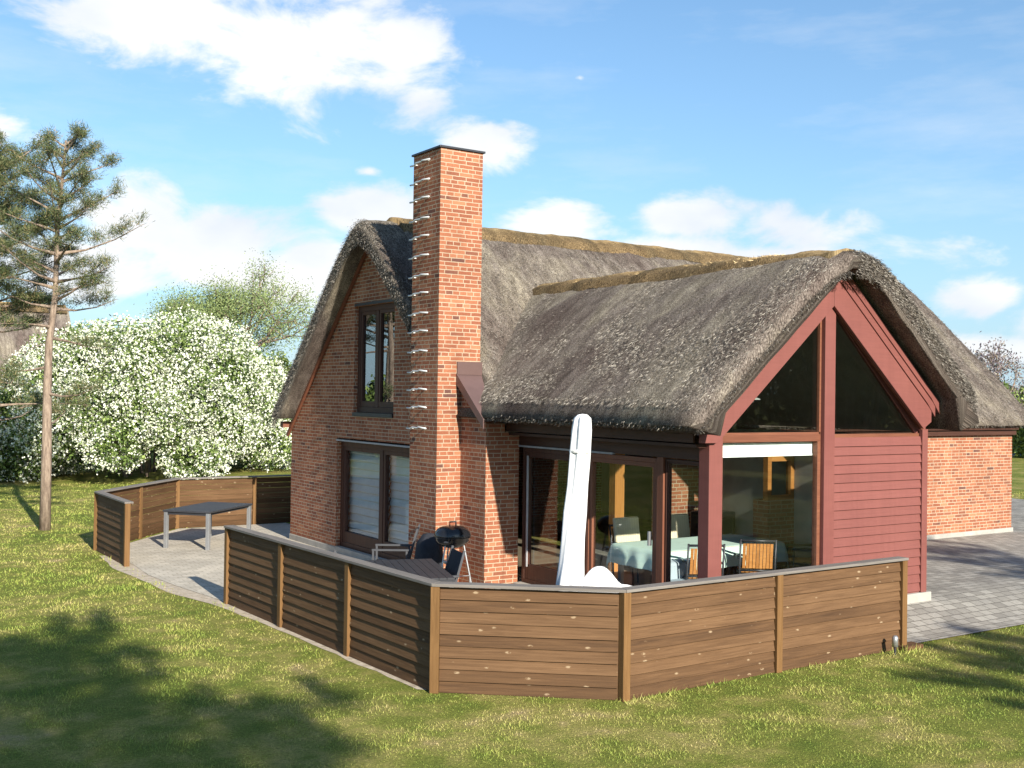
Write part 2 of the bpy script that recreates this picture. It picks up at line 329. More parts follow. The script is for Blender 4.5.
def tag(o, label, cat, group=None, kind=None):
    if label: o['label'] = label
    if cat: o['category'] = cat
    if group: o['group'] = group
    if kind: o['kind'] = kind
    return o
def dup(root, loc, rz, label):
    r = root.copy(); C.objects.link(r); r.location = loc; r.rotation_euler = (0, 0, rz); r['label'] = label
    for ch in list(root.children):
        c = ch.copy(); C.objects.link(c); c.parent = r
        for g in ch.children:
            d = g.copy(); C.objects.link(d); d.parent = c
    return r
def fast(name, V, k, m, parent=None, world=True):   # V: (N,k,3) array of separate faces
    N = V.shape[0]; me = bpy.data.meshes.new(name); V = V.astype(np.float32)
    if parent is not None and world: V = V-np.array(base_of(parent), dtype=np.float32)
    me.vertices.add(N*k); me.vertices.foreach_set('co', V.reshape(-1)); me.loops.add(N*k); me.polygons.add(N)
    me.polygons.foreach_set('loop_start', np.arange(0, N*k, k)); 
    me.loops.foreach_set('vertex_index', np.arange(N*k)); me.update(calc_edges=True); me.validate()
    o = bpy.data.objects.new(name, me); C.objects.link(o); o.parent = parent; me.materials.append(m); return o
def unit(a): return a/np.maximum(np.linalg.norm(a, axis=-1, keepdims=True), 1e-9)
def leaves(P, size, asp=.5, up=.0, jit=.35):        # one quad per point, random facing
    n = len(P); a = unit(rng.normal(size=(n, 3))); b = unit(np.cross(a, rng.normal(size=(n, 3))))
    s = (size*(1+jit*rng.uniform(-1, 1, n)))[:, None]
    a = a*s*.5; b = b*s*.5*asp
    return np.stack([P-a, P-b*1, P+a, P+b*1], 1)
def blades(P, Dr, L, W):                            # one triangle per point pointing along Dr
    n = len(P); side = unit(np.cross(Dr, rng.normal(size=(n, 3))))*np.asarray(W).reshape(-1, 1)*.5
    return np.stack([P-side, P+side, P+Dr*np.asarray(L).reshape(-1, 1)], 1)
# ------------------------------------------------------------------ ground
def sm(t): t = np.clip(t, 0, 1); return t*t*(3-2*t)
def gz(x, y): return .21*sm((np.asarray(y)-8.75)/1.2)*sm((np.asarray(x)-9.3)/3.2)
def grid(name, xs, ys, dz, m, inside=None):
    XX, YY = np.meshgrid(xs, ys, indexing='ij'); ZZ = gz(XX, YY)+dz; mb = MB(); nx, ny = len(xs), len(ys)
    mb.v = list(map(tuple, np.stack([XX, YY, ZZ], -1).reshape(-1, 3).tolist()))
    for i in range(nx-1):
        for j in range(ny-1):
            if inside is None or inside((xs[i]+xs[i+1])/2, (ys[j]+ys[j+1])/2): mb.f.append((i*ny+j, (i+1)*ny+j, (i+1)*ny+j+1, i*ny+j+1))
    return part(name, mb, m, recalc=False, smooth=True)
lx = np.concatenate([[-2500, -900, -300, -120, -60, -30, -15, -8], np.arange(-4, 30, .4), [32, 36, 45, 60, 90, 150, 400, 1000, 2500]])
ly = np.concatenate([[-2500, -900, -300, -120, -60, -30, -15, -8], np.arange(-4, 40, .4), [42, 48, 60, 80, 120, 200, 500, 1200, 2500]])
tag(grid('lawn', lx, ly, 0, lawn_m), None, None, kind='structure')
def sheet(name, poly, z, m):
    mb = MB(); mb.add([(x, y, z) for x, y in poly], [tuple(range(len(poly)))]); return tag(part(name, mb, m, recalc=False), None, None, kind='structure')
def wob(pts, step=.25, amp=.07):
    out = []
    for i, (a, b) in enumerate(zip(pts, pts[1:]+pts[:1])):
        d = math.dist(a, b); n = max(1, int(d/step))
        for k in range(n):
            t = k/n; x = a[0]+(b[0]-a[0])*t; y = a[1]+(b[1]-a[1])*t
            out.append((x+amp*noise.noise(Vector((x*2, y*2, 1))), y+amp*noise.noise(Vector((x*2, y*2, 7)))))
    return out
sheet('soil', wob([(7.05, 8.56), (11.4, 8.58), (11.4, 9.4), (7, 10), (5.6, 12), (5.6, 15.6), (5.6, 19), (5.2, 20.6), (4.86, 20.8), (4.72, 19.2), (4.82, 17.8), (4.82, 16.6), (5.1, 15.4), (5.26, 14), (5.34, 12), (5.45, 9.9), (5.7, 9.65), (6.9, 8.72)], .3, .06), .004, sand_m)
sheet('terrace', [(5.66, 9.9), (7.1, 8.78), (9.3, 8.7), (9.3, 21.2), (12, 21.2), (12, 24.0), (7.25, 24.0), (5.1, 21.4), (5.1, 19.4), (5.02, 18.2), (5.12, 16.9), (5.3, 15.6)], .010, terr_m)
grid('pavement', np.arange(9.3, 30, .45), np.concatenate([np.arange(8.62, 16, .3), np.arange(16, 40, 1)]), .022, pave_m, lambda x, y: y < 16 or (x > 21.7 and y < 24))
sheet('road', [(20, 74), (140, 44), (140, 50), (20, 81)], .02, mat('asphalt', (.06, .06, .065), .9))
# ------------------------------------------------------------------ house
H = thing('thatched_house', 'red brick house with thatched roof, tall brick chimney and red timber gable', 'house', (8.72, 13.88, 0))
XG, Y0, YB, XW, YR, XE = 8.72, 13.88, 21.33, 9.31, 9.76, 22.0
YC = 17.6
def wallmb(us, top, z0, holes, P, T_):
    # us breakpoints; top(u); holes (u0,u1,z0,z1); P(u,n,z)->xyz with n=0 outer face, n=T_ inner face
    mb = MB(); us = sorted(set([round(u, 4) for u in us]+[round(h, 4) for q in holes for h in q[:2]]))
    for a, b in zip(us, us[1:]):
        mid = (a+b)/2; hs = sorted([(h[2], h[3]) for h in holes if h[0] < mid < h[1]]); lo = z0; segs = []
        for h0, h1 in hs:
            if h0 > lo: segs.append((lo, lo, h0, h0))
            lo = h1
        segs.append((lo, lo, top(a), top(b)))
        for (za, zb, zc, zd) in segs:
            q = [(a, za), (b, zb), (b, zd), (a, zc)]
            for n in (0, T_): mb.add([P(u, n, z) for u, z in q], [(0, 1, 2, 3)])
    for (u0, u1, h0, h1) in holes:
        ring = [(u0, h0), (u1, h0), (u1, h1), (u0, h1)]
        for (p, q) in zip(ring, ring[1:]+ring[:1]): mb.add([P(*(p[0], 0, p[1])), P(q[0], 0, q[1]), P(q[0], T_, q[1]), P(p[0], T_, p[1])], [(0, 1, 2, 3)])
    # outline
    for a, b in zip(us, us[1:]): mb.add([P(a, 0, top(a)), P(b, 0, top(b)), P(b, T_, top(b)), P(a, T_, top(a))], [(0, 1, 2, 3)])
    for u in (us[0], us[-1]): mb.add([P(u, 0, z0), P(u, 0, top(u)), P(u, T_, top(u)), P(u, T_, z0)], [(0, 1, 2, 3)])
    return mb
PX = lambda x0: (lambda u, n, z: (x0+n, u, z))
PY = lambda y0: (lambda u, n, z: (u, y0+n, z))
UW = (16.86, 18.43, 2.62, 4.57); UD = (15.75, 19.13, .12, 2.16)
def gtop(y):
    if y <= 14.62: return 2.55+(y-13.86)*.93
    return max(2.42, min(5.72, 5.93-.968*abs(y-YC)))
us = [13.88, 14.61, 14.63]+list(np.arange(15, 21.2, .4))+[YC, YB]
part('gable_wall', wallmb(us, gtop, .12, [UW, UD], PX(XG), .33), brick, H, recalc=False)
part('front_wall', wallmb([XG+.334, XW], lambda u: 2.45, .12, [], PY(Y0), .3), brick, H, recalc=False)
part('front_wall', wallmb([12.2, 13.1], lambda u: 2.45, .12, [], PY(Y0), .3), brick, H, recalc=False)
part('front_wall', wallmb([13.5, XE], lambda u: 2.42, .3, [], PY(Y0), .3), brick, H, recalc=False)
part('rear_wall', wallmb([XG+.34, XE], lambda u: 2.42, .1, [], PY(YB-.3), .3), brick, H, recalc=False)
part('end_wall', wallmb([Y0+.31, YC, YB-.31], lambda y: 5.8-.968*abs(y-YC), .12, [], PX(XE-.3), .3), brick, H, recalc=False)
part('partition_wall', wallmb([Y0+.31, YB-.31], lambda u: 2.5, .1, [], PX(16.5), .1), plaster, H, recalc=False)
part('plinth', MB().box(XG-.02, XG+.3, Y0+1.9, 19.2+2.14, -.05, .118).box(XG-.02, XG+.3, Y0, Y0+.7, -.05, .118), conc, H, bevel=.01)
part('plinth', MB().box(13.42, XE+.03, Y0-.03, Y0+.26, -.05, .32), conc, H, bevel=.01)
part('plinth', MB().box(11.4, 13.50, YR-.05, YR+.2, -.05, .33).box(9.2, 9.36, YR+.21, Y0-.05, -.05, .2).box(9.3, 11.39, YR-.02, YR+.2, -.05, .26), conc, H, bevel=.01)
part('floor', MB().box(9.37, 13.3, YR+.21, Y0+.2, .05, .2).box(9.05, 16.4, Y0+.31, YB-.31, .05, .2), floorm, H)
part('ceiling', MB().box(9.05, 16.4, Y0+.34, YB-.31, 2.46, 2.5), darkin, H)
# chimney
ch = part('chimney', MB().box(8.30, 9.05, 14.61, 15.47, 0, 6.74), brick, H)
part('chimney_cap', MB().box(8.27, 9.08, 14.58, 15.50, 6.742, 6.775), darkmet, ch, bevel=.005)
for k in range(15):
    z = 6.60-k*.293-(0 if k < 11 else .02); mb = MB()
    z += random.uniform(-.02, .02)
    pts = [(8.245, 15.48, z-.008), (8.245, 15.36, z-.012), (8.245, 15.30, z+.012), (8.245, 15.14, z+.008), (8.245, 15.09, z+.022), (8.245, 14.86, z+.006)]
    mb.tube(pts, .014, 6); mb.tube([(8.245, 15.35, z-.005), (8.33, 15.35, z-.005)], .01, 6); mb.tube([(8.245, 14.98, z+.014), (8.33, 14.98, z+.014)], .01, 6)
    part('climbing_rung', mb, lead if k % 5 == 9 else mat('galvanised', (.62, .63, .64), .45, metal=.2), ch, smooth=True)
# metal-covered shoulder right of the chimney
fl = MB(); a = Vector((8.64, 14.608, 3.28)); b = Vector((8.64, 13.83, 2.60))
fl.add([a, b, b+Vector((.15, 0, 0)), a+Vector((.44, 0, 0))]+[q+Vector((0, 0, .03)) for q in (a, b, b+Vector((.15, 0, 0)), a+Vector((.44, 0, 0)))], [(0, 1, 2, 3), (4, 5, 6, 7), (0, 1, 5, 4), (1, 2, 6, 5), (2, 3, 7, 6), (3, 0, 4, 7)])
fl.prism([a+Vector((-.02, 0, .04)), b+Vector((-.02, -.02, .04)), b+Vector((-.02, -.02, -.10)), a+Vector((-.02, 0, -.12))], (.018, 0, 0))
fl.box(8.63, 9.075, 14.585, 14.606, 3.30, 3.50)
part('metal_flashing', fl, brownmet, H)
# windows: plane x=const, u=y
def window_x(x, y0, y1, z0, z1, bays, fw, dep, fm, gm, name='window', mul=.09, sash=.06, rail=.06, blindf=None):
    f = MB(); xb = x+dep
    f.box(x, xb, y0, y0+fw, z0, z1).box(x, xb, y1-fw, y1, z0, z1).box(x, xb, y0+fw+.001, y1-fw-.001, z1-fw, z1).box(x, xb, y0+fw+.001, y1-fw-.001, z0, z0+fw)
    W = (y1-y0-2*fw-(bays-1)*mul)/bays
    for i in range(1, bays): yy = y0+fw+i*W+(i-1)*mul; f.box(x+.002, xb-.002, yy, yy+mul, z0+fw+.001, z1-fw-.001)
    fo = part(name, f, fm, H, bevel=.004, vgrain=True)
    for i in range(bays):
        a = y0+fw+i*(W+mul)+.002; b_ = a+W-.004; c = z0+fw+.002; d = z1-fw-.002; s = MB(); x1 = x+.012; x2 = xb-.012
        s.box(x1, x2, a, a+sash, c, d).box(x1, x2, b_-sash, b_, c, d).box(x1, x2, a+sash+.001, b_-sash-.001, d-sash, d).box(x1, x2, a+sash+.001, b_-sash-.001, c, c+rail)
        part('sash', s, fm, fo, bevel=.003, vgrain=True)
        part('pane', MB().box(x+dep*.5, x+dep*.5+.006, a+sash-.005, b_-sash+.005, c+rail-.005, d-sash+.005), gm, fo)
    return fo
fo = window_x(XG+.07, UW[0]+.001, UW[1]-.001, UW[2]+.03, UW[3]-.001, 2, .10, .09, darkw, glassu, mul=.09, rail=.10)
part('sill', MB().box(XG-.03, XG+.07, UW[0]+.002, UW[1]-.002, UW[2]-.04, UW[2]+.028), darkmet, fo)
part('lintel', MB().box(XG-.012, XG+.1, UW[0]-.0, UW[1], UW[3]+.001, UW[3]+.05), darkmet, fo)
fo = window_x(XG+.09, UD[0]+.001, UD[1]-.001, UD[2]+.001, UD[3]-.06, 2, .10, .10, darkw, glass, name='terrace_door', mul=.09, sash=.07, rail=.2)
part('lead_drip', MB().box(XG-.02, XG+.09, UD[0]+.0, UD[1], UD[3]-.058, UD[3]-.03), lead, fo)
part('threshold', MB().box(XG-.015, XG+.09, UD[0]+.002, UD[1]-.002, .06, .13), conc, fo)
bl = MB()
for k in range(13):
    z = 2.0-k*.14; zz = z-.14
    for (ya, yb, sh) in ((15.78, 17.41, 0), (17.46, 19.1, -.0)):
        if sh == 0: bl.add([(XG+.27, ya, z), (XG+.27, yb, z), (XG+.235, yb, zz+.03), (XG+.235, ya, zz+.03), (XG+.27, yb, zz), (XG+.27, ya, zz)], [(0, 1, 2, 3), (3, 2, 4, 5)])
part('pleated_blind', bl, plain('grey_blind', (.36, .41, .44), .8, .08, 3), fo, recalc=False)
# wing glazing side x = XW
gl_ = MB().box(XW, XW+.12, 9.93, Y0-.002, 2.24, 2.66)
part('side_beam', gl_, darkw, H)
part('fascia', MB().box(XW-.25, XW-.22, 9.8, Y0-.02, 2.46, 2.62).box(XW-.2, XW+.0, 9.8, Y0-.02, 2.40, 2.44), darkw, H)
d1 = window_x(XW+.02, 12.25, Y0-.08, .2, 2.22, 1, .06, .09, darkw, glass, name='glass_door', sash=.08, rail=.22)
part('lead_drip', MB().box(XW-.03, XW+.02, 11.6, Y0-.03, 2.225, 2.25), lead, d1)
part('handle', MB().box(XW-.03, XW+.02, 12.36, 12.385, 1.1, 1.28), alu, d1)
part('draught_strip', MB().box(XW-.002, XW+.018, Y0-.24, Y0-.215, .45, 2.1), lead, d1)
d2 = window_x(XW+.02, 10.72, 12.23, .2, 2.22, 1, .06, .09, brownw, glass, name='glass_door', sash=.06, rail=.12)
part('handle', MB().box(XW-.03, XW+.02, 10.84, 10.865, 1.1, 1.28), alu, d2)
part('corner_post', MB().box(XW-.01, XW+.12, 10.6, 10.715, .2, 2.238), brownw, H, vgrain=True)
window_x(XW+.02, 9.95, 10.595, .2, 2.22, 1, .03, .08, darkw, glass, name='side_window', sash=.02, rail=.05)
# red gable  (plane y = YR, u = x)
XM, XR = 11.38, 13.42
part('corner_post', MB().box(XW-.04, 9.49, YR-.02, YR+.16, .2, 2.60), redp, H, bevel=.006, vgrain=True)
part('middle_post', MB().box(11.28, 11.48, YR-.03, YR+.12, .2, 4.36), redp, H, bevel=.006, vgrain=True)
cl = MB()
for k in range(19):
    z = 2.50-k*.1195; cl.prism([(11.482, YR+.012, z), (11.482, YR-.012, z-.117), (11.482, YR+.01, z-.1175), (11.482, YR+.03, z)], (XR-.12-11.482, 0, 0))
part('board_cladding', cl, redp, H)
part('corner_board', MB().box(XR-.12, XR, YR-.025, YR+.03, .33, 2.6).box(XR-.03, XR, YR+.031, YR+.12, .33, 2.6), redp, H, bevel=.004, vgrain=True)
part('side_wall', wallmb([YR+.12, Y0-.01], lambda u: 2.5, .2, [], PX(13.15), .25), brick, H, recalc=False)
part('dark_lining', MB().box(13.12, 13.145, YR+.13, Y0-.02, .2, 2.5), plain('grey_lining', (.36, .34, .32), .8, .15, 3), H)
part('inner_brick_pier', MB().box(12.54, 13.118, 11.9, 12.2, .2, 1.45), brick, H)
io = part('inner_window', MB().box(12.54, 12.62, 11.9, 12.0, 1.452, 2.12).box(13.04, 13.118, 11.9, 12.0, 1.452, 2.12).box(12.621, 13.039, 11.9, 12.0, 2.04, 2.12).box(12.621, 13.039, 11.9, 12.0, 1.452, 1.52), oran, H, bevel=.004)
part('pane', MB().box(12.621, 13.039, 11.95, 11.956, 1.521, 2.039), glassd, io)
wf = MB(); yw = YR+.03
wf.box(9.492, 11.278, yw, yw+.08, 2.455, 2.545).box(9.492, 9.54, yw, yw+.08, .3, 2.454).box(11.22, 11.278, yw, yw+.08, .3, 2.454).box(9.541, 11.219, yw, yw+.08, .3, .36)
go = part('gable_window', wf, brownw, H, bevel=.004)
part('pane', MB().box(9.54, 11.22, yw+.04, yw+.046, .36, 2.456), glass, go)
part('roller_blind', MB().box(9.545, 11.215, yw+.09, yw+.11, 2.30, 2.44).box(9.545, 11.215, yw+.085, yw+.115, 2.27, 2.298), blind, go)
def rake(x, off): return 4.38-off-.86*abs(x-XM)
ytri = YR+.0
for sgn in (-1, 1):
    xi = XM+sgn*.105; zb = 2.55 if sgn < 0 else 2.52; xo = XM+sgn*((4.32-zb)/.86)
    tri = [(xi, yw+.03, zb), (xo, yw+.03, zb), (xi, yw+.03, 4.23)]
    fr_ = MB(); A, B, D_ = [Vector(p) for p in tri]
    for p, q in ((A, B), (B, D_), (A, D_)): fr_.bar(p, q, .05, .05, up=(0, 1, 0))
    tw = part('triangle_window', fr_, brownw, H)
    part('pane', MB().prism([(p[0], yw+.04, p[2]) for p in tri], (0, .006, 0)), glassd, tw)
def bargeboard(sgn, y, th, offo, wid, xend, name='bargeboard'):
    # outer edge line z = 4.68+offo-.86*|x-XM| ; board width vertical = wid
    top = lambda d: 4.61+offo-.86*d; d0 = offo*.45
    mb = MB(); p = [(d0, top(d0)), (xend, top(xend)), (xend, top(xend)-.16), (xend-.17, top(xend-.17)-wid), (d0, top(d0)-wid)]
    if sgn < 0: p = [(0, top(0)), (xend, top(xend)), (xend, 2.46), (xend-.25, 2.46), (xend-.30, top(xend-.30)-wid), (0, top(0)-wid)]
    pts = [(XM+sgn*d+(.002*sgn), y, z) for d, z in p]
    mb.prism(pts, (0, th, 0)); return part(name, mb, redp, H, bevel=.004)
bargeboard(-1, YR-.085, .045, 0, .40, 2.30); bargeboard(1, YR-.085, .045, 0, .40, 2.03)
bargeboard(1, YR-.095, .045, .13, .118, 2.10); bargeboard(1, YR-.105, .045, .25, .108, 2.17)
sf = MB()
for sgn, u in ((-1, 0), (1, .2)): sf.prism([(XM+sgn*.1, YR-.07, 4.62+u), (XM+sgn*2.3, YR-.07, 2.70+u), (XM+sgn*2.3, YR-.07, 2.56+u), (XM+sgn*.1, YR-.07, 4.46+u)], (0, .2, 0))
part('soffit', sf, darkw, H)
gb = MB()
for sgn in (-1, 1): gb.prism([(XM, YR+.06, 4.60), (XM+sgn*2.1, YR+.06, 2.80), (XM+sgn*2.1, YR+.06, 2.52), (XM+sgn*1.9, YR+.06, 2.52), (XM, YR+.06, 4.30)], (0, .05, 0))
part('gable_backing', gb, redp, H)
# inner roof lining of the wing
cei = MB()
for sgn in (-1, 1): cei.prism([(XM, YR+.12, 4.40), (XM+sgn*2.06, YR+.12, 2.60), (XM+sgn*2.06, YR+.12, 2.56), (XM, YR+.12, 4.36)], (0, 4.6, 0))
part('sloping_ceiling', cei, plain('ceiling_boards', (.26, .24, .21), .8, .15, 3), H)
part('timber_post', MB().box(11.17, 11.36, Y0, Y0+.15, .2, 2.5), oran, H, vgrain=True)
part('timber_beam', MB().box(9.34, 13.1, Y0+.01, Y0+.14, 2.5, 2.7), oran, H)
# eave trim right wall + small beams
part('eave_board', MB().box(13.5, XE, Y0-.10, Y0-.005, 2.30, 2.40).box(13.5, XE, Y0-.16, Y0-.02, 2.41, 2.52), darkw, H)
for s_ in (-1, 1):
    e = MB(); y1, z1 = YC+s_*3.86, 5.62-.968*3.86
    e.bar((XG-.05, YC+s_*.05, 5.80), (XG-.05, YC+s_*3.82 if s_ > 0 else YC-1.9, 5.80-.968*(3.82 if s_ > 0 else 1.9)+.02), .07, .05, up=(1, 0, 0))
    if s_ > 0: e.box(XG-.2, XG, YB-.03, YB+.12, 2.28, 2.40)
    part('verge_board', e, brownw, H)
# ---- thatch
def fibres(mb_pts, mb_dir, L, W): return blades(np.array(mb_pts), unit(np.array(mb_dir)), L, W)
def roof(name, prof_out, prof_in, axis, t0f, t1f, nst, m, amp=.03, rnd=.12, parent=H):
    # prof_*: list of (s,z); axis 'x': s is y, sweep along x.
    po = len(prof_out); loop = prof_out+prof_in[::-1]; k = len(loop); mb = MB(); acc = 0; vv = []
    arc = [0]
    for a, b in zip(loop, loop[1:]): arc.append(arc[-1]+math.dist(a, b))
    ts = [0, .012, .03, .06]+list(np.linspace(.1, .9, nst))+[.94, .97, .988, 1]
    ts = sorted(set(ts)); drop = {0: rnd, 1: rnd*.35, 2: rnd*.08}
    uvs = []
    for i, t in enumerate(ts):
        j = min(i, len(ts)-1-i); dr = drop.get(j, 0)
        for q, (s, z) in enumerate(loop):
            t0, t1 = t0f(s), t1f(s); L = t1-t0; w0 = t0+t*L
            if i <= 3: w0 = t0+[0, .05, .16, .35][i]
            if i >= len(ts)-4: w0 = t1-[.35, .16, .05, 0][i-(len(ts)-4)]
            if q < po and 0 < q < po-1:
                nz_ = noise.noise(Vector((w0*1.1, s*1.1, 3)))*amp+noise.noise(Vector((w0*4, s*4, 9)))*amp*.5
                z2 = z-(dr*1.2 if not (axis == 'y' and s < XM) else [.27, .13, .05, .01, 0][j] if j < 4 and i < 8 else dr)+nz_
            else: z2 = z+(noise.noise(Vector((w0*3, s*3, 5)))*.02)
            mb.v.append((w0, s, z2) if axis == 'x' else (s, w0, z2)); uvs.append((w0, arc[q]))
    n = len(ts)
    for i in range(n-1):
        for q in range(k): a = i*k+q; b = i*k+(q+1) % k; mb.f.append((a, b, b+k, a+k))
    for i in (0, n-1):
        for q in range(po-1):
            a = i*k+q; b = i*k+q+1; c = i*k+k-1-min(q+1, k-po-1); d = i*k+k-1-min(q, k-po-1)
            mb.f.append((a, b, c, d) if c != d else (a, b, c))
    me_o = part(name, mb, m, parent, smooth=True, uv=False)
    me = me_o.data; l = me.uv_layers.new(name='UVMap'); vi = np.empty(len(me.loops), int); me.loops.foreach_get('vertex_index', vi)
    U = np.array(uvs)[vi]; l.data.foreach_set('uv', U.ravel()); return me_o
def hyp(z0, k, r, s): return z0-math.sqrt((k*s)**2+r*r)
NS = 41
main_out = [(YC+s, hyp(6.43, .968, .38, s)) for s in np.linspace(-4.02, 3.95, NS)]; main_out[0] = (13.60, 2.50); main_out[-1] = (21.56, 2.48)
main_in = [(14.12, 2.48)]+[(YC+s, hyp(5.86, .968, .12, s)) for s in np.linspace(-3.3, 3.3, NS-2)]+[(21.05, 2.46)]
mt0 = lambda y: 8.35 if y > 15.50 else 9.09
RM = roof('thatched_roof', main_out, main_in, 'x', mt0, lambda y: 22.7, 60, thatch)
def wz(s): return hyp(5.36, .92, .45, s)+(.14*min(1, s*1.5)+.04*s if s > 0 else 0)
wing_out = [(XM+s, wz(s)) for s in np.linspace(-2.66, 2.66, NS)]; wing_out[0] = (XM-2.75, 2.67); wing_out[-1] = (XM+2.70, 2.70)
wing_in = [(XM-2.28, 2.56)]+[(XM+s, hyp(4.72, .86, .04, s)+(.22*min(1, s*3) if s > 0 else 0)) for s in np.linspace(-2.2, 2.2, NS-2)]+[(XM+2.28, 2.60)]
def wt1(x):
    zo = wz(x-XM); s2 = max(0, (6.0-zo+.0)/.968); return min(17.0, YC-s2+.35) if zo > 2.7 else 14.1
RW = roof('thatched_roof', wing_out, wing_in, 'y', lambda x: YR-.38, wt1, 40, thatch, rnd=.09)
# ridge caps
def ridge(sy, axis, t0, t1, zf, half, n, rp):
    mb = MB(); uvs = []; k = 15; arcs = []
    for i in range(n+1):
        t = t0+(t1-t0)*i/n
        fd = 1 if axis == 'x' else min(1, max(0, (t-9.5)/2.6))
        hl = half*(.55+.45*fd)*(1+.10*noise.noise(Vector((t*3, 1, 2)))+.06*noise.noise(Vector((t*11, 4, 2)))); hr = half*(.55+.45*fd)*(1+.10*noise.noise(Vector((t*3, 8, 2)))+.06*noise.noise(Vector((t*11, 14, 2))))
        for j in range(k):
            u = j/(k-1)*2-1; s = u*(hl if u < 0 else hr); z = zf(s)+.02+.06*fd+.035*noise.noise(Vector((t*2.5, s*3, 4)))+.012*noise.noise(Vector((t*9, s*9, 4)))
            if j in (0, k-1): z -= .09
            elif j in (1, k-2): z -= .0
            mb.v.append((t, sy+s, z) if axis == 'x' else (sy+s, t, z)); uvs.append((t, s*1.3))
    for i in range(n):
        for j in range(k-1): a = i*k+j; mb.f.append((a, a+1, a+k+1, a+k))
    for e in (0, n): mb.f.append(tuple(e*k+j for j in range(k)))
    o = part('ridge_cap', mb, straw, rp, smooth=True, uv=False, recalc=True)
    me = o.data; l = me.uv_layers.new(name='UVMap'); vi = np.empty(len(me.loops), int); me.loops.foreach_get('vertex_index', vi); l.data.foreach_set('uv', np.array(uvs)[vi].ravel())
    return o
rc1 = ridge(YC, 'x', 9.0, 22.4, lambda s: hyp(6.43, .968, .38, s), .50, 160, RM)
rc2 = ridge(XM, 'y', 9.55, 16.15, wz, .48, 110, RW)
# loose reeds on the slopes, eaves and ridges
def rand_noise3(P, sc): return np.array([noise.noise(Vector((p[0]*sc, p[1]*sc, p[2]*sc))) for p in P])
n = 42000; xs_ = rng.uniform(9.15, 22.6, n); s_ = -rng.uniform(.35, 3.95, n); z_ = 6.43-np.sqrt((.968*s_)**2+.38**2)
z_ = z_-np.interp(xs_-9.09, [0, .05, .16, .35], [.144, .05, .01, 0])
P = np.stack([xs_, YC+s_, z_+.005], 1); Dn = unit(np.stack([rng.normal(0, .28, n), -np.ones(n)*.72+rng.normal(0, .12, n), -.66+np.abs(rng.normal(.12, .14, n))], 1))
n2 = 38000; yy = rng.uniform(9.42, 15.9, n2); s2 = -rng.uniform(.3, 2.63, n2); z2 = 5.36-np.sqrt((.92*s2)**2+.45**2)
z2d = z2-np.interp(yy-9.38, [0, .05, .16, .35], [.27, .13, .05, .01])
P2 = np.stack([XM+s2, yy, z2d+.005], 1); D2 = unit(np.stack([-.72+rng.normal(0, .12, n2), rng.normal(0, .28, n2), -.62+np.abs(rng.normal(.12, .14, n2))], 1))
ok = yy < (YC-np.maximum(0, (6.0-z2))/.968+.1); P2 = P2[ok]; D2 = D2[ok]
# shadow-side strip of the main roof near the gable
n3 = 5000; x3 = rng.uniform(8.38, 9.4, n3); s3 = -rng.uniform(.2, 2.0, n3); P3 = np.stack([x3, YC+s3, 6.435-np.sqrt((.968*s3)**2+.38**2)-np.interp(x3-8.35, [0, .05, .16, .35], [.144, .05, .01, 0])], 1); D3 = unit(np.stack([rng.normal(0, .3, n3), -.72*np.ones(n3), -.6+np.abs(rng.normal(0, .15, n3))], 1))
def fr(P, D, l0, l1, w): return blades(P, D, rng.uniform(l0, l1, len(P)), w*rng.uniform(.6, 1.3, len(P)))
V = np.concatenate([fr(P, Dn, .034, .075, .008), fr(P3, D3, .034, .075, .008)])
# eave and verge fringes
def fringe(n, pf, df, l0, l1, w=.009):
    t = rng.uniform(0, 1, n); P = np.array([pf(a) for a in t])+rng.normal(0, .018, (n, 3)); D = unit(np.array([df(a) for a in t])+rng.normal(0, .28, (n, 3))); return fr(P, D, l0, l1, w)
V = np.concatenate([V, fringe(5000, lambda a: (9.1+13.5*a, 13.62+.1*random.random(), 2.51), lambda a: (0, -.7, -.8), .02, .055),
     fringe(14000, lambda a: (8.345+.03*random.random(), YC+4*a*.95+.02, hyp(6.43, .968, .38, 4*a*.95)-.14-.34*random.random()), lambda a: (-.4, .6, -.6), .02, .05, .008),
     fringe(8000, lambda a: (8.345+.03*random.random(), YC-2.1*a, hyp(6.43, .968, .38, 2.1*a)-.14-.34*random.random()), lambda a: (-.4, -.6, -.6), .02, .05, .008),
     fringe(5000, lambda a: (8.38+.14*random.random(), YC+4*a*.97+.02, hyp(6.41, .968, .38, 4*a*.97)-.10*random.random()), lambda a: (-.7, .5, -.4), .02, .055),
     fringe(3500, lambda a: (8.38+.14*random.random(), YC-2.1*a, hyp(6.41, .968, .38, 2.1*a)-.10*random.random()), lambda a: (-.7, -.5, -.3), .02, .055)])
part_f = fast('loose_reeds', V, 3, fib, RM)
Vw = np.concatenate([fr(P2, D2, .034, .075, .008),
     fringe(5000, lambda a: (8.66+.1*random.random(), 9.45+4.4*a, 2.67), lambda a: (-.6, 0, -.9), .02, .055),
     fringe(6000, lambda a: (XM+2.62*a, YR-.34+.1*random.random(), wz(2.62*a)-.08*random.random()-.02), lambda a: (.3, -.9, -.3), .03, .08),
     fringe(4000, lambda a: (XM-2.6*a, YR-.37+.05*random.random(), wz(-2.6*a)-.08*random.random()-.27), lambda a: (-.4, -.8, -.4), .03, .07),
     fringe(16000, lambda a: (XM+.1+2.5*a, YR-.385+.04*random.random(), wz(.1+2.5*a)-.04-.30*random.random()), lambda a: (.6, -.5, -.6), .02, .05, .008),
     fringe(3500, lambda a: (XM+2.62, 9.4+4.3*a, 2.66), lambda a: (.6, 0, -.9), .02, .055)])
fast('loose_reeds', Vw, 3, fib, RW)
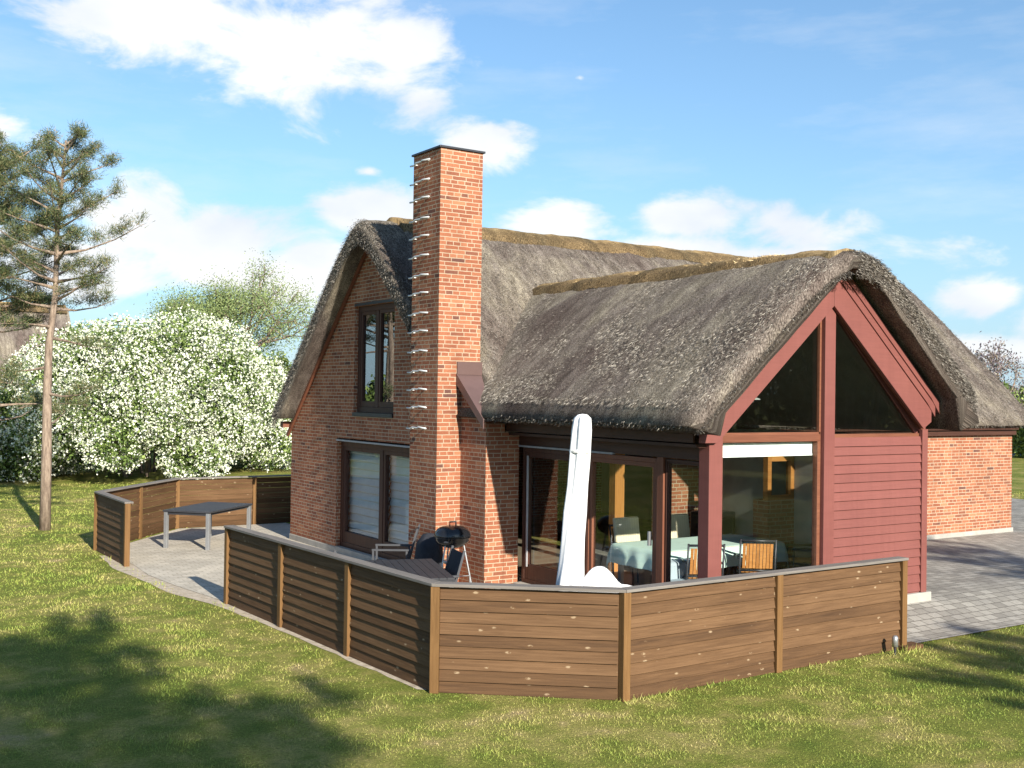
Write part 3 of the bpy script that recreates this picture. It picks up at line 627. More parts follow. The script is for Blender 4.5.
n = 9000; x = rng.uniform(9.0, 22.4, n); s = rng.uniform(-.36, .3, n); P = np.stack([x, YC+s, 6.43-np.sqrt((.968*s)**2+.1444)+.055], 1)
fast('loose_straw', fr(P, unit(np.stack([rng.normal(0, .5, n), np.sign(s)*.6, -.35+rng.normal(0, .3, n)+.25], 1)), .03, .07, .009), 3, fibs, rc1)
n = 5500; y = rng.uniform(10.6, 16.1, n); s = rng.uniform(-.30, .3, n); P = np.stack([XM+s, y, 5.36-np.sqrt((.92*s)**2+.2025)+.055], 1)
fast('loose_straw', fr(P, unit(np.stack([np.sign(s)*.6, rng.normal(0, .5, n), -.35+rng.normal(0, .3, n)+.25], 1)), .03, .07, .009), 3, fibs, rc2)
# ------------------------------------------------------------------ fences
def fence(name, label, runs, base, ztop=1.1):
    F = thing(name, label, 'fence', base)
    posts = {}
    for (a, b, nrm, nb, lit) in runs:
        a = Vector((*a, 0)); b = Vector((*b, 0)); d = (b-a).normalized(); n_ = Vector((*nrm, 0)); n_ = (n_-d*n_.dot(d)).normalized(); L = (b-a).length
        for k in range(nb):
            p0 = a+d*(L*k/nb+.048); p1 = a+d*(L*(k+1)/nb-.048); g0 = float(gz(p0.x, p0.y)); pm = MB(); hgt = .117
            for r in range(9):
                z1 = ztop-.045-r*hgt; z0 = z1-hgt+.004
                z0 = max(z0, .0); q = [(p0+n_*.012, z1), (p0+n_*.034, z0), (p0+n_*.014, z0-.001), (p0-n_*.008, z1)]
                tw_ = random.uniform(-.0025, .0025)
                pm.prism([(p.x+n_.x*tw_, p.y+n_.y*tw_, z) for p, z in q], (p1-p0))
            pm2 = part('board_panel', pm, fencew, F); fix_uv(pm2, d)
            posts[(round((a+d*L*k/nb).x, 2), round((a+d*L*k/nb).y, 2))] = n_; posts[(round((a+d*L*(k+1)/nb).x, 2), round((a+d*L*(k+1)/nb).y, 2))] = n_
    for (x, y), n_ in posts.items():
        m_ = MB(); c = Vector((x, y, 0))+n_*.018; t = Vector((-n_.y, n_.x, 0))
        m_.prism([c+n_*.045+t*.045, c+n_*.045-t*.045, c-n_*.045-t*.045, c-n_*.045+t*.045], (0, 0, ztop-.031))
        part('post', m_, postw, F, bevel=.004, vgrain=True)
    pts = [Vector((*runs[0][0], 0))]+[Vector((*r[1], 0)) for r in runs]
    for i, (p, q) in enumerate(zip(pts, pts[1:])):
        d = (q-p).normalized(); r_ = Vector((-d.y, d.x, 0)); w_ = .075
        def mit(j):
            if j == 0: return pts[0]-(pts[1]-pts[0]).normalized()*.05, Vector((-(pts[1]-pts[0]).normalized().y, (pts[1]-pts[0]).normalized().x, 0))*w_
            if j == len(pts)-1: e = (pts[-1]-pts[-2]).normalized(); return pts[-1]+e*.05, Vector((-e.y, e.x, 0))*w_
            e0 = (pts[j]-pts[j-1]).normalized(); e1 = (pts[j+1]-pts[j]).normalized(); r0 = Vector((-e0.y, e0.x, 0)); r1 = Vector((-e1.y, e1.x, 0)); m = (r0+r1).normalized(); return pts[j], m*(w_/max(.3, m.dot(r0)))
        (p_, o0), (q_, o1) = mit(i), mit(i+1); cm = MB(); g = d*.0015
        base_ = [p_+o0+g, q_+o1-g, q_-o1-g, p_-o0+g]
        cm.prism([(v.x, v.y, ztop-.03) for v in base_], (0, 0, .03)); c = part('cap_rail', cm, capw, F, bevel=.003); fix_uv(c, d)
    return F
def fix_uv(o, d):
    me = o.data; uvl = me.uv_layers.active; co = np.empty(len(me.vertices)*3); me.vertices.foreach_get('co', co); co = co.reshape(-1, 3)
    vi = np.empty(len(me.loops), int); me.loops.foreach_get('vertex_index', vi); p = co[vi]
    u = p[:, 0]*d.x+p[:, 1]*d.y; v = p[:, 2]+(p[:, 0]*-d.y+p[:, 1]*d.x); uvl.data.foreach_set('uv', np.stack([u, v], 1).ravel())
fence('terrace_fence', 'long brown board fence bending round the terrace in front of the red gable', [((5.34, 15.27), (5.55, 9.74), (-1, 0), 3, 0), ((5.55, 9.74), (7.0, 8.54), (-.5, -.8), 1, 0), ((7.0, 8.54), (11.36, 8.60), (0, -1), 2, 0)], (5.58, 9.8, 0))
fence('corner_fence', 'low brown board fence round the table end of the terrace by the white shrub', [((4.97, 19.3), (4.99, 21.5), (-1, 0), 1, 0), ((4.99, 21.5), (7.24, 24.1), (-.7, .7), 2, 0), ((7.24, 24.1), (10.7, 24.0), (0, 1), 2, 0)], (4.97, 21.5, 0))
# ------------------------------------------------------------------ terrace furniture
# far table
t = thing('garden_table', 'empty dark topped garden table with grey legs beside the corner fence', 'table', (7.05, 21.38, 0), math.radians(42.5))
part('table_top', MB().box(-.86, .86, -.49, .49, .70, .735), mossm, t, bevel=.004, world=False)
part('apron', MB().box(-.80, .80, -.43, -.40, .65, .698).box(-.80, .80, .40, .43, .65, .698).box(-.83, -.801, -.43, .43, .65, .698).box(.801, .83, -.43, .43, .65, .698), darkmet, t, world=False)
for a in (-1, 1):
    for b in (-1, 1): part('leg', MB().box(a*.81-.035, a*.81+.035, b*.44-.035, b*.44+.035, 0.01, .698), alu, t, bevel=.004, world=False)
# near table
t = thing('garden_table', 'dark slatted garden table behind the near fence among black chairs', 'table', (6.80, 12.66, 0), math.radians(71))
sl_ = MB()
for k in range(9): sl_.box(-.80, .80, -.45+k*.1+.003, -.45+(k+1)*.1-.003, .72, .745)
part('table_top', sl_, mossm, t, world=False)
part('table_frame', MB().box(-.80, .80, -.45, -.42, .69, .718).box(-.80, .80, .42, .45, .69, .718).box(-.80, -.77, -.419, .419, .69, .718).box(.77, .80, -.419, .419, .69, .718), darkmet, t, world=False)
for a in (-1, 1):
    for b in (-1, 1): part('leg', MB().box(a*.76-.03, a*.76+.03, b*.41-.03, b*.41+.03, 0.01, .689), alu, t, world=False)
def garden_chair(label, loc, rz):
    t = thing('garden_chair', label, 'chair', loc, rz, 'black sling chairs round the near garden table')
    part('seat', MB().prism([(-.25, -.25, .43), (-.25, .25, .40), (-.25, .25, .415), (-.25, -.25, .445)], (.5, 0, 0)), darkfab, t, world=False)
    part('backrest', MB().prism([(-.24, .24, .42), (-.24, .38, .95), (-.24, .395, .945), (-.24, .255, .415)], (.48, 0, 0)), darkfab, t, world=False, bevel=.004)
    for s in (-1, 1):
        part('side_frame', MB().bar((s*.28, -.26, .012), (s*.28, -.26, .66), .03, .04).bar((s*.28, -.28, .66), (s*.28, .32, .66), .045, .025).bar((s*.28, .24, .012), (s*.28, .24, .65), .03, .03).bar((s*.265, .235, .40), (s*.265, .395, .98), .025, .03), gunm, t, world=False)
    return t
c0 = garden_chair('black sling armchair nearest the terrace door beside the kettle grill', (7.80, 15.05, 0), math.radians(-122))
dup(c0, (7.08, 12.62, 0), math.radians(-104), 'black sling armchair in front of the kettle grill, back to it')
dup(c0, (6.28, 12.75, 0), math.radians(75), 'black sling armchair mostly hidden behind the near fence, farthest from the grill')
# kettle grill
G = thing('kettle_grill', 'round black kettle grill on silver legs in front of the brick corner', 'grill', (7.85, 13.0, 0))
G.location = (7.93, 13.47, .06); gx, gy = 0, 0
part('lid', MB().lathe([(.262, .0), (.262, .02), (.25, .06), (.215, .105), (.15, .138), (.07, .153), (.0, .157)], (0, 0, .94), 32), blackp, G, smooth=True, world=False)
part('bowl', MB().lathe([(.06, -.16), (.14, -.135), (.21, -.09), (.25, -.04), (.258, -.004), (.265, 0)], (0, 0, .935), 32), blackp, G, smooth=True, world=False)
part('lid_handle', MB().tube([(-.05, 0, 1.085), (-.05, 0, 1.145), (.05, 0, 1.145), (.05, 0, 1.085)], .012, 8), darkmet, G, world=False, smooth=True)
part('side_handle', MB().tube([(-.2, -.17, .90), (-.27, -.24, .90), (-.24, -.28, .90), (-.16, -.2, .9)], .012, 8), darkmet, G, world=False)
for a in (200, 320, 80):
    ca, sa = math.cos(math.radians(a)), math.sin(math.radians(a)); part('leg', MB().tube([(ca*.16, sa*.16, .83), (ca*.33, sa*.33, .01)], .012, 8), alu, G, world=False)
part('ash_catcher', MB().lathe([(.0, 0), (.12, .01), (.14, .05), (.13, .055), (0, .045)], (0, 0, .55), 20).tube([(0, 0, .59), (0, 0, .79)], .03), alu, G, world=False, smooth=True)
tg = MB().lathe([(0, 0), (.1, 0), (.115, .3), (.11, .3), (.0, .28)], (0, 0, 0), 20)
pot = thing('chimney_starter', 'small brown round pot on the terrace below the kettle grill', 'pot', (7.92, 13.15, .01))
part('bucket', tg, clayp, pot, world=False, smooth=True)
part('bail', MB().tube([(-.11, 0, .3), (-.1, 0, .48), (.1, 0, .48), (.11, 0, .3)], .008), alu, pot, world=False)
gcv = thing('grill_cover', 'crumpled black cover sheet hanging by the wall behind the kettle grill', 'cover', (8.0, 14.25, 0))
part('folded_sheet', MB().lathe([(.2, 0), (.24, .1), (.21, .5), (.18, .8), (.1, .93), (0, .95)], (0, 0, .01), 20, .12), darkfab, gcv, world=False, smooth=True)
# parasol
def parasol():
    T = thing('closed_parasol', 'closed white parasol standing tall behind the front fence', 'parasol', (7.45, 9.98, 0))
    part('pole', MB().tube([(0, 0, .0), (.06, -.04, 2.74)], .022, 10), alu, T, world=False)
    mb = MB(); seg = 56; prof = [(.0, 2.80), (.05, 2.79), (.09, 2.75), (.105, 2.62), (.108, 2.45), (.107, 2.3), (.108, 2.0), (.115, 1.7), (.122, 1.4), (.135, 1.15), (.15, .95), (.165, .80), (.13, .78), (0, .78)]
    n = len(prof)
    for j in range(seg):
        a = 2*math.pi*j/seg
        for i, (r, z) in enumerate(prof):
            rr = r*(1+.13*math.sin(4*a+z*1.3)+.09*math.sin(8*a-z*1.5)+.03*math.sin(z*9+a*2)); mb.v.append((rr*math.cos(a)+.055*(z-1.5), rr*math.sin(a)-.035*(z-1.5)+.006*math.sin(z*5), z))
    for j in range(seg):
        for i in range(n-1): a = j*n+i; b = ((j+1) % seg)*n+i; mb.f.append((a, b, b+1, a+1))
    c = part('folded_canopy', mb, white, T, world=False, smooth=True)
    tie = MB().lathe([(.112, 0), (.122, .01), (.122, .03), (.112, .04)], (.047, -.03, 2.36), 20); part('tie_strap', tie, plain('cream_strap', (.62, .62, .60), .8), c, world=False)
    part('stand', MB().lathe([(.28, 0), (.28, .05), (.05, .08), (.035, .3), (0, .3)], (0, 0, .01), 20), darkmet, T, world=False, smooth=True)
    return T
parasol()
# bunched white cloth next to it on a side table
st = thing('side_table', 'small low table hidden under bunched white cloth beside the closed parasol', 'side table', (7.82, 9.72, 0))
part('table_top', MB().lathe([(0, 0), (.26, 0), (.26, .03), (0, .03)], (0, 0, .70), 20), darkmet, st, world=False)
for a in (30, 150, 270): ca, sa = math.cos(math.radians(a)), math.sin(math.radians(a)); part('leg', MB().tube([(ca*.2, sa*.2, .70), (ca*.24, sa*.24, .012)], .014), alu, st, world=False)
mb = MB(); nn = 26
for i in range(nn+1):
    for j in range(nn+1):
        u = i/nn*2-1; v = j/nn*2-1; r = math.sqrt(u*u+v*v)
        z = .78+.30*math.exp(-((u+.35)**2*6+(v+.0)**2*3))+.06*math.exp(-((u-.3)**2+v*v)*5)+.05*noise.noise(Vector((u*3, v*3, 2)))-.10*max(0, r-.8)*3
        mb.v.append((u*.50, v*.30, max(z, .6)))
for i in range(nn):
    for j in range(nn): a = i*(nn+1)+j; mb.f.append((a, a+1, a+nn+2, a+nn+1))
cl_ = part('bunched_cloth', mb, white, None, smooth=True, recalc=False); cl_.location = (7.82, 9.72, 0); cl_.rotation_euler = (0, 0, math.radians(-33))
tag(cl_, 'bunched bright white cloth heaped beside the foot of the closed parasol', 'cloth')
s_ = cl_.modifiers.new('thick', 'SOLIDIFY'); s_.thickness = .012
# ------------------------------------------------------------------ indoor dining set
t = thing('dining_table', 'long dining table under the pale green cloth behind the glass gable', 'table', (10.95, 11.7, .2))
part('table_top', MB().box(-1.15, 1.15, -.52, .52, .70, .735), oran, t, world=False)
for a in (-1, 1):
    for b in (-1, 1): part('leg', MB().box(a*1.05-.03, a*1.05+.03, b*.45-.03, b*.45+.03, 0.001, .70), alu, t, world=False)
mb = MB(); nx_, ny_ = 60, 34
for i in range(nx_+1):
    for j in range(ny_+1):
        x = (i/nx_*2-1)*1.40; y = (j/ny_*2-1)*.78; ox = max(0, abs(x)-1.16); oy = max(0, abs(y)-.53); dz = ox+oy if True else 0
        fx = min(abs(x), 1.16+.05*min(1, ox*8))*math.copysign(1, x); fy = min(abs(y), .53+.05*min(1, oy*8))*math.copysign(1, y)
        if ox > 0: fx += .02*math.sin(y*18)*min(1, ox*6)
        if oy > 0: fy += .02*math.sin(x*15)*min(1, oy*6)
        mb.v.append((fx, fy, .742-dz*1.1))
for i in range(nx_):
    for j in range(ny_): a = i*(ny_+1)+j; mb.f.append((a, a+ny_+1, a+ny_+2, a+1))
tc = part('tablecloth', mb, clothm, None, smooth=True, recalc=False); tc.location = (10.95, 11.7, .2); tag(tc, 'pale green tablecloth spread over the indoor dining table', 'tablecloth')
def dining_chair(label, loc, rz):
    t = thing('dining_chair', label, 'chair', loc, rz, 'grey framed chairs with wooden slats round the dining table')
    se = MB(); bk = MB()
    for k in range(8): se.box(-.22+k*.055, -.22+k*.055+.045, -.22, .22, .44, .455)
    part('seat', se, oran, t, world=False)
    for k in range(9):
        x = -.20+k*.0455; bk.prism([(x, .235, .50), (x, .30, .84), (x, .315, .84), (x, .25, .50)], (.038, 0, 0))
    part('backrest', bk, oran, t, world=False)
    f = MB()
    for s in (-1, 1):
        f.tube([(s*.235, .21, .012), (s*.235, .23, .46), (s*.235, .32, .90)], .014, 8).tube([(s*.235, -.23, .012), (s*.235, -.22, .62)], .014, 8).tube([(s*.235, -.24, .63), (s*.235, .26, .64)], .016, 8).tube([(s*.235, -.22, .43), (s*.235, .23, .43)], .012, 8)
    f.tube([(-.235, .315, .88), (.235, .315, .88)], .016, 8).tube([(-.235, -.22, .43), (.235, -.22, .43)], .012, 8).tube([(-.235, .235, .47), (.235, .235, .47)], .012, 8)
    part('frame', f, darkmet, t, world=False, smooth=True); return t
c1 = dining_chair('wooden slat chair in front of the table right behind the red corner post', (10.22, 10.88, .2), 2.62)
dup(c1, (11.22, 10.88, .2), 2.5, 'wooden slat chair in the middle of the lower gable window, back to the glass')
dup(c1, (12.55, 11.15, .2), -2.2, 'wooden slat chair before the inner brick pier at the right head of the dining table')
c4 = dup(c1, (10.55, 12.62, .2), 0, 'chair with cream striped cushion left of its twin across the dining table')
c5 = dup(c1, (11.55, 12.62, .2), 0, 'chair with cream striped cushion seen in the narrow side window')
for (x, y, lb) in ((10.55, 12.62, 'cream striped cushion on the chair seen through the wide glass door'), (11.55, 12.62, 'cream striped cushion on the chair seen through the narrow side window')):
    cu = part('cushion', MB().prism([(-.23, .19, .47), (-.23, .27, 1.0), (-.23, .20, 1.0), (-.23, .12, .47)], (.46, 0, 0)).box(-.23, .23, -.22, .115, .457, .51), cushm, None, bevel=.02)
    cu.location = (x, y, .2); tag(cu, lb, 'cushion', 'cream striped chair cushions')
ac = thing('armchair', 'low pale blue grey covered armchair inside the wide glass door', 'armchair', (9.95, 10.75, .2))
arm_m = plain('blue_grey_cover', (.33, .40, .45), .8, .06, 5)
part('seat', MB().box(-.3, .3, -.22, .22, .0, .42), arm_m, ac, bevel=.04, world=False)
part('backrest', MB().prism([(.3, .223, .0), (.3, .223, .62), (.3, .36, .66), (.3, .34, .0)], (-.6, 0, 0)), arm_m, ac, bevel=.03, world=False)
L_ = thing('pendant_lamp', 'flat white pendant lamp hanging behind the left triangular window', 'lamp', (11.4, 10.95, 3.0))
L_.location = (11.25, 11.1, 2.98)
part('lamp_shade', MB().lathe([(.20, 0), (.19, .015), (.08, .05), (.03, .08), (0, .08)], (0, 0, 0), 24).lathe([(0, -.05), (.1, -.045), (.12, -.03), (.1, -.02), (0, -.02)], (0, 0, 0), 24), white, L_, smooth=True, world=False)
part('cord', MB().tube([(0, 0, .08), (0, 0, 1.25)], .004, 6), darkmet, L_, world=False)
stv = thing('wood_stove', 'tall black cabinet standing in the dark corner behind the dining table', 'stove', (12.75, 13.3, .2))
part('body', MB().box(-.28, .28, -.24, .24, .0, .95), blackp, stv, bevel=.02, world=False); part('flue_pipe', MB().tube([(0, 0, .95), (0, 0, 2.4)], .07, 14), blackp, stv, world=False)
part('door', MB().box(-.2, .2, -.262, -.241, .35, .85), darkmet, stv, bevel=.01, world=False)
# ground light and offcut at the fence end
gs = thing('ground_spike_light', 'small silver garden spike light at the foot of the fence end', 'garden light', (11.0, 8.40, 0))
part('stem', MB().tube([(0, 0, 0), (0, 0, .1)], .014, 8), darkmet, gs, world=False); part('head', MB().lathe([(0, .0), (.035, .0), (.035, .11), (.02, .13), (0, .13)], (0, 0, .1), 14), alu, gs, world=False, smooth=True)
blk = part('wood_block', MB().box(11.28, 11.62, 8.46, 8.64, 0.0, .05), fencew, None, bevel=.005); tag(blk, 'flat brown wood block on the ground at the right fence end', 'wood block')
bn = thing('waste_bin', 'blue waste bin standing beyond the right end of the house', 'bin', (36.4, 21.5, 0))
bn.location = (53.9, 33.6, 0)
blue = plain('blue_plastic', (.03, .06, .22), .5)
part('body', MB().prism([(-.3, -.3, 0.05), (.3, -.3, .05), (.3, .3, .05), (-.3, .3, .05)], (0, 0, 1.0)), blue, bn, world=False, bevel=.03); part('lid', MB().box(-.33, .33, -.35, .33, 1.055, 1.12), blue, bn, world=False, bevel=.02)
part('wheel', MB().tube([(-.3, .34, .1), (.3, .34, .1)], .1, 14), darkmet, bn, world=False)
# ------------------------------------------------------------------ vegetation
def clump_needles(centers, dirs, n, L, W, spread=.9):
    m_ = len(centers); P = np.repeat(centers, n, 0)+rng.normal(0, .08, (m_*n, 3))*np.array([1, 1, .8]); D = unit(np.repeat(dirs, n, 0)*1.0+rng.normal(0, spread, (m_*n, 3))+np.array([0, 0, .25]))
    return blades(P, D, rng.uniform(.6, 1.2, m_*n)*L, W)
def pine(label, base, h, pts, z0, Lf, nbr, group=None, low=(), ncl=60, name='pine_tree', r0=.14, seed=0, Ln=.15, Wn=.014):
    rs = np.random.default_rng(seed); T = thing(name, label, 'pine tree', base, 0, group); tr = MB()
    pts = [Vector(p) for p in pts]; tr.tube(pts, [max(.02, r0*(1-.86*i/(len(pts)-1))) for i in range(len(pts))], 12)
    part('trunk', tr, bark, T, smooth=True, world=False); br = MB(); Cn = []; Dn = []
    def tp(z):
        for a, b in zip(pts, pts[1:]):
            if a.z <= z <= b.z: return a.lerp(b, (z-a.z)/(b.z-a.z))
        return pts[-1].copy()
    items = [(z0+(h-z0)*((i+rs.uniform(0, .8))/nbr), None) for i in range(nbr)]+[(z, l) for z, l in low]
    for i, (z, lo) in enumerate(items):
        z = min(z, h-.05); a = i*2.399+rs.uniform(-.5, .5); t = (z-z0)/(h-z0); L = lo if lo else Lf(t)*rs.uniform(.5, 1.2); o = tp(z)
        d = Vector((math.cos(a), math.sin(a), 0)); rise = .1+.5*max(t, 0) if not lo else rs.uniform(-.15, .2)
        bp = [o+d*L*s+Vector((0, 0, (rise*s+.12*s*s-.06*math.sin(3*s+i))*L)) for s in (0, .33, .66, 1)]
        br.tube(bp, [.028+.012*L, .022, .014, .006], 6, False)
        k = max(4, int(L*7)) if not lo else max(4, int(L*4))
        for j in range(k):
            s = rs.uniform(.35 if not lo else .5, 1.0); q = bp[0].lerp(bp[3], s)+Vector((0, 0, .02)); sd = Vector((-d.y, d.x, 0))*rs.uniform(-1, 1)*.40*L*(1.15-s)+Vector((0, 0, rs.uniform(-.02, .16)*L*.7))+d*rs.uniform(-.05, .12)
            e = q+sd; br.tube([q, e], [.008, .004], 4, False); Cn.append(e); Dn.append((sd.normalized()+d*.5))
            if rs.random() < .8: Cn.append(q.lerp(e, .6)); Dn.append(sd.normalized())
    part('branches', br, bark, T, smooth=True, world=False)
    fast('crown', clump_needles(np.array([tuple(c) for c in Cn]), unit(np.array([tuple(c) for c in Dn])), ncl, Ln, Wn), 3, needle, T, world=False)
    return T
def bump_l(t): return 1.75*(1-t)**.6*min(1, .75+t) + .25
pine('tall pine with bare pale trunk standing alone on the lawn', (4.74, 25.1, 0), 8.3, [(0, 0, 0), (.01, 0, 1.5), (.0, 0, 3), (0.02, 0, 4.0), (.12, -.05, 5.0), (.12, -.1, 6.2), (.2, -.1, 7.4), (.26, -.14, 8.3)], 4.7, bump_l, 40, low=((4.6, 1.5), (4.3, 1.3), (4.0, 1.6), (3.4, 1.2), (2.9, 1.3), (2.3, 1.2)), seed=3, ncl=58, Wn=.012, Ln=.125, r0=.12)
pine('pine with thick tangled crown cut off by the left edge of the photo', (3.75, 27.2, 0), 8.4, [(0, 0, 0), (.05, 0, 2), (.0, 0, 4), (-.1, 0, 6), (.0, 0, 8.4)], 4.2, lambda t: 2.3*(1-t)**.45*min(1, .8+t)+.25, 46, low=((3.2, 2.2), (2.6, 2.2), (2.0, 1.8), (3.0, 2.6), (2.3, 2.4)), seed=9, ncl=64, Wn=.014, Ln=.125)
# pines behind the viewpoint, whose shade falls on the lawn
grp = 'pines standing behind the viewpoint'
wide = lambda t: 2.7*(1-t)**.5*min(1, .6+t)+.3
sp = pine('pine behind the viewpoint shading the lower left of the lawn', (.7, -5.0, 0), 8.6, [(0, 0, 0), (.1, 0, 3), (-.1, 0, 6), (.0, 0, 8.6)], 4.2, wide, 34, group=grp, seed=5, ncl=34, Ln=.18, Wn=.03, r0=.18)
dup(sp, (-1.5, -4.0, 0), 1.7, 'pine behind the viewpoint shading the left edge of the lawn')
dup(sp, (.9, -8.4, 0), 3.1, 'pine behind the viewpoint shading the lawn before the fence bend')
dup(sp, (-2.6, -2.6, 0), 5.0, 'pine nearest the viewpoint on its left')
dup(sp, (-.3, -6.4, 0), .3, 'pine behind the viewpoint, in the middle of the group on its left')
for (x_, y_, rz_, lb_) in ((9.9, -7.2, 2.2, 'young pine behind the viewpoint shading the lower right corner of the lawn'), (12.2, -6.8, 3.9, 'young pine right of the viewpoint, shading the lawn edge by the yard'), (10.9, -9.2, .4, 'young pine behind the two that shade the lower right corner'), (11.1, -6.7, 5.1, 'young pine between the two that shade the lower right corner'), (13.4, -7.4, 1.3, 'young pine farthest right of those shading the lawn')):
    dup(sp, (x_, y_, 0), rz_, lb_).scale = (.8, .8, .75)
dup(sp, (16.0, -4.9, 0), 4.0, 'pine right of the viewpoint shading the paved yard')
def mound(label, cat, name, c, rx, ry, h, nl, ls, lm, nf=0, fs=.1, fm=None, seed=1, lobes=26, group=None, shell=.45, hole=.0, bark_=True, extra=()):
    rs = np.random.default_rng(seed); T = thing(name, label, cat, (c[0], c[1], 0), 0, group)
    lo = []
    for i in range(lobes):
        a = rs.uniform(0, 2*math.pi); r = math.sqrt(rs.uniform(0, 1))*.72; z = rs.uniform(.12, .78)*(1-.55*r*r)
        lo.append((math.cos(a)*r*rx, math.sin(a)*r*ry, z*h, rs.uniform(.24, .36)*(rx+ry)/2*.8, rs.uniform(.18, .28)*h))
    lo += list(extra)
    def pts(n, inner):
        k = rs.integers(0, len(lo), n); L = np.array(lo)[k]; d = unit(rs.normal(size=(n, 3))); rr = (1-shell*rs.uniform(0, 1, n)**inner)[:, None]
        P = L[:, :3]+d*rr*np.stack([L[:, 3], L[:, 3], L[:, 4]], 1)*(1+.12*rs.normal(size=(n, 1))*.6)
        P[:, 2] = np.abs(P[:, 2])+.05
        nz = rand_noise3(P, 1.3) if n < 90000 else np.zeros(n)
        return P[nz > -.35+hole]
    st = MB()
    for i in range(9):
        a = rs.uniform(0, 6.28); r = rs.uniform(.2, .8); e = Vector((math.cos(a)*r*rx*.6, math.sin(a)*r*ry*.6, h*.6)); b = Vector((math.cos(a)*rx*.15, math.sin(a)*ry*.15, 0))
        st.tube([b, b.lerp(e, .5)+Vector((0, 0, .2)), e], [.07, .05, .02], 6, False)
    part('stem', st, bark, T, world=False, smooth=True)
    fast('foliage', leaves(pts(nl, 1.0), ls), 4, lm, T, world=False)
    if nf:
        P = pts(nf, 2.2); g_ = rand_noise3(P, .75)+.5*rand_noise3(P, 2.1); P = P[(g_ > -.22+.12*(P[:, 2] < 1.6)) | (rs.uniform(size=len(P)) < .2)]; P = np.repeat(P, 3, 0)+rs.normal(0, fs*.45, (len(P)*3, 3)); fast('blossom', leaves(P, fs, .85), 4, fm, T, world=False)
    return T
dome = []
for i in range(46):
    a_ = i*2.399; zz = .08+.84*((i+.5)/46)**.9; rr_ = math.sqrt(max(0, 1-zz**2.2))*.80
    dome.append((math.cos(a_)*rr_*5.5, math.sin(a_)*rr_*4.6, zz*5.15, 1.2+.25*math.sin(i*1.7), 1.0+.2*math.sin(i*2.3)))
mound('large rounded shrub covered in white blossom beyond the corner fence', 'shrub', 'flowering_shrub', (10.75, 38.9), 5.6, 4.6, 5.2, 95000, .12, leafg, 84000, .065, petal, seed=4, lobes=6, shell=.5, extra=dome)
mound('white blossoming shrub behind the pine trunk at the left edge', 'shrub', 'flowering_shrub', (5.7, 41.5), 3.4, 3.2, 4.0, 26000, .14, leafg, 7500, .08, petal, seed=14, lobes=18)
mound('dark evergreen bush under the pines at the left edge of the photo', 'bush', 'evergreen_bush', (4.6, 38.5), 2.2, 2.0, 3.0, 24000, .13, leafd, seed=21, lobes=12)
mound('bright green bush between the blossoming shrub and the brick wall', 'bush', 'green_bush', (20.0, 49.9), 3.6, 3, 6.9, 36000, .16, leafy, seed=8, lobes=16)
mound('dark green bush top peeking over the blossoming shrub', 'bush', 'green_bush', (15.3, 52), 3.0, 3, 6.6, 20000, .17, leafg, seed=18, lobes=12)
def airy(label, cat, name, base, h, spread, nl, ls, lm, seed, tw=1500, z1=.3, leaf=True):
    rs = np.random.default_rng(seed); T = thing(name, label, cat, base); st = MB(); ends = []
    def grow(p, d, L, r, dep):
        q = p+d*L; m_ = p.lerp(q, .5)+Vector(rs.normal(0, .04*L, 3)); st.tube([p, m_, q], [r, r*.85, r*.65], 5 if dep > 1 else 7, False)
        if dep >= 2: ends.append((q, d)); ends.append((m_, d))
        if dep < 5:
            for i in range(3 if dep else 5):
                nd = (d+Vector(rs.normal(0, spread, 3))+Vector((0, 0, .12))).normalized(); grow(q, nd, L*rs.uniform(.62, .85), r*.6, dep+1)
    grow(Vector((0, 0, 0)), Vector((0, 0, 1)), h*z1, .022*h, 0)
    part('trunk', st, bark, T, world=False, smooth=True)
    E_ = np.array([tuple(e[0]) for e in ends]); idx = rs.integers(0, len(E_), nl); P = E_[idx]+rs.normal(0, .032*h, (nl, 3))
    fast('crown', leaves(P, ls), 4, lm, T, world=False); return T
airy('airy pale green tree with fine branches behind the blossoming shrub', 'tree', 'broadleaf_tree', (16.4, 49.1, 0), 10.2, .5, 60000, .085, leafp, 4, z1=.25)
airy('bare purple budding tree beyond the right end of the roof', 'tree', 'bare_tree', (46.8, 30.6, 0), 6.2, .45, 5000, .12, twigp, 6, z1=.27)
mound('yellow green bush beyond the right end of the house', 'bush', 'green_bush', (52.6, 31.6), 3.0, 3.0, 4.0, 16000, .2, leafy, seed=33, lobes=12)
mound('low dark bush beside the yard beyond the house end', 'bush', 'evergreen_bush', (60, 36.5), 3, 2.2, 2.6, 12000, .2, leafd, seed=35, lobes=10)
for i, (x, y, hh, lb) in enumerate([(-16, 34, 4.5, 'round green tree far off to the left, reflected in the upper gable window'), (-7, 46, 5.5, 'wide green tree far left of the pines'), (-26, 42, 5.5, 'green tree farthest to the left of the lawn')]):
    mound(lb, 'tree', 'broadleaf_tree', (x, y), 3.6, 3.6, hh, 9000, .3, leafg if i % 2 else leafy, seed=50+i, lobes=14)
for i, (x, y, hh, rr0, lb) in enumerate([(27, -17, 10, 5, 'broad tree behind and right of the viewpoint, nearest the yard'), (38, -12, 11, 6, 'tall broad tree far right of the viewpoint'), (36, -27, 12, 6, 'large tree farthest behind the viewpoint on the right'), (50, -8, 11, 6, 'tree farthest right of the viewpoint'), (50, -24, 12, 7, 'widest tree far right and behind the viewpoint')]):
    mound(lb, 'tree', 'broadleaf_tree', (x, y), rr0, rr0, hh, 11000, .4, leafd, seed=70+i, lobes=16)
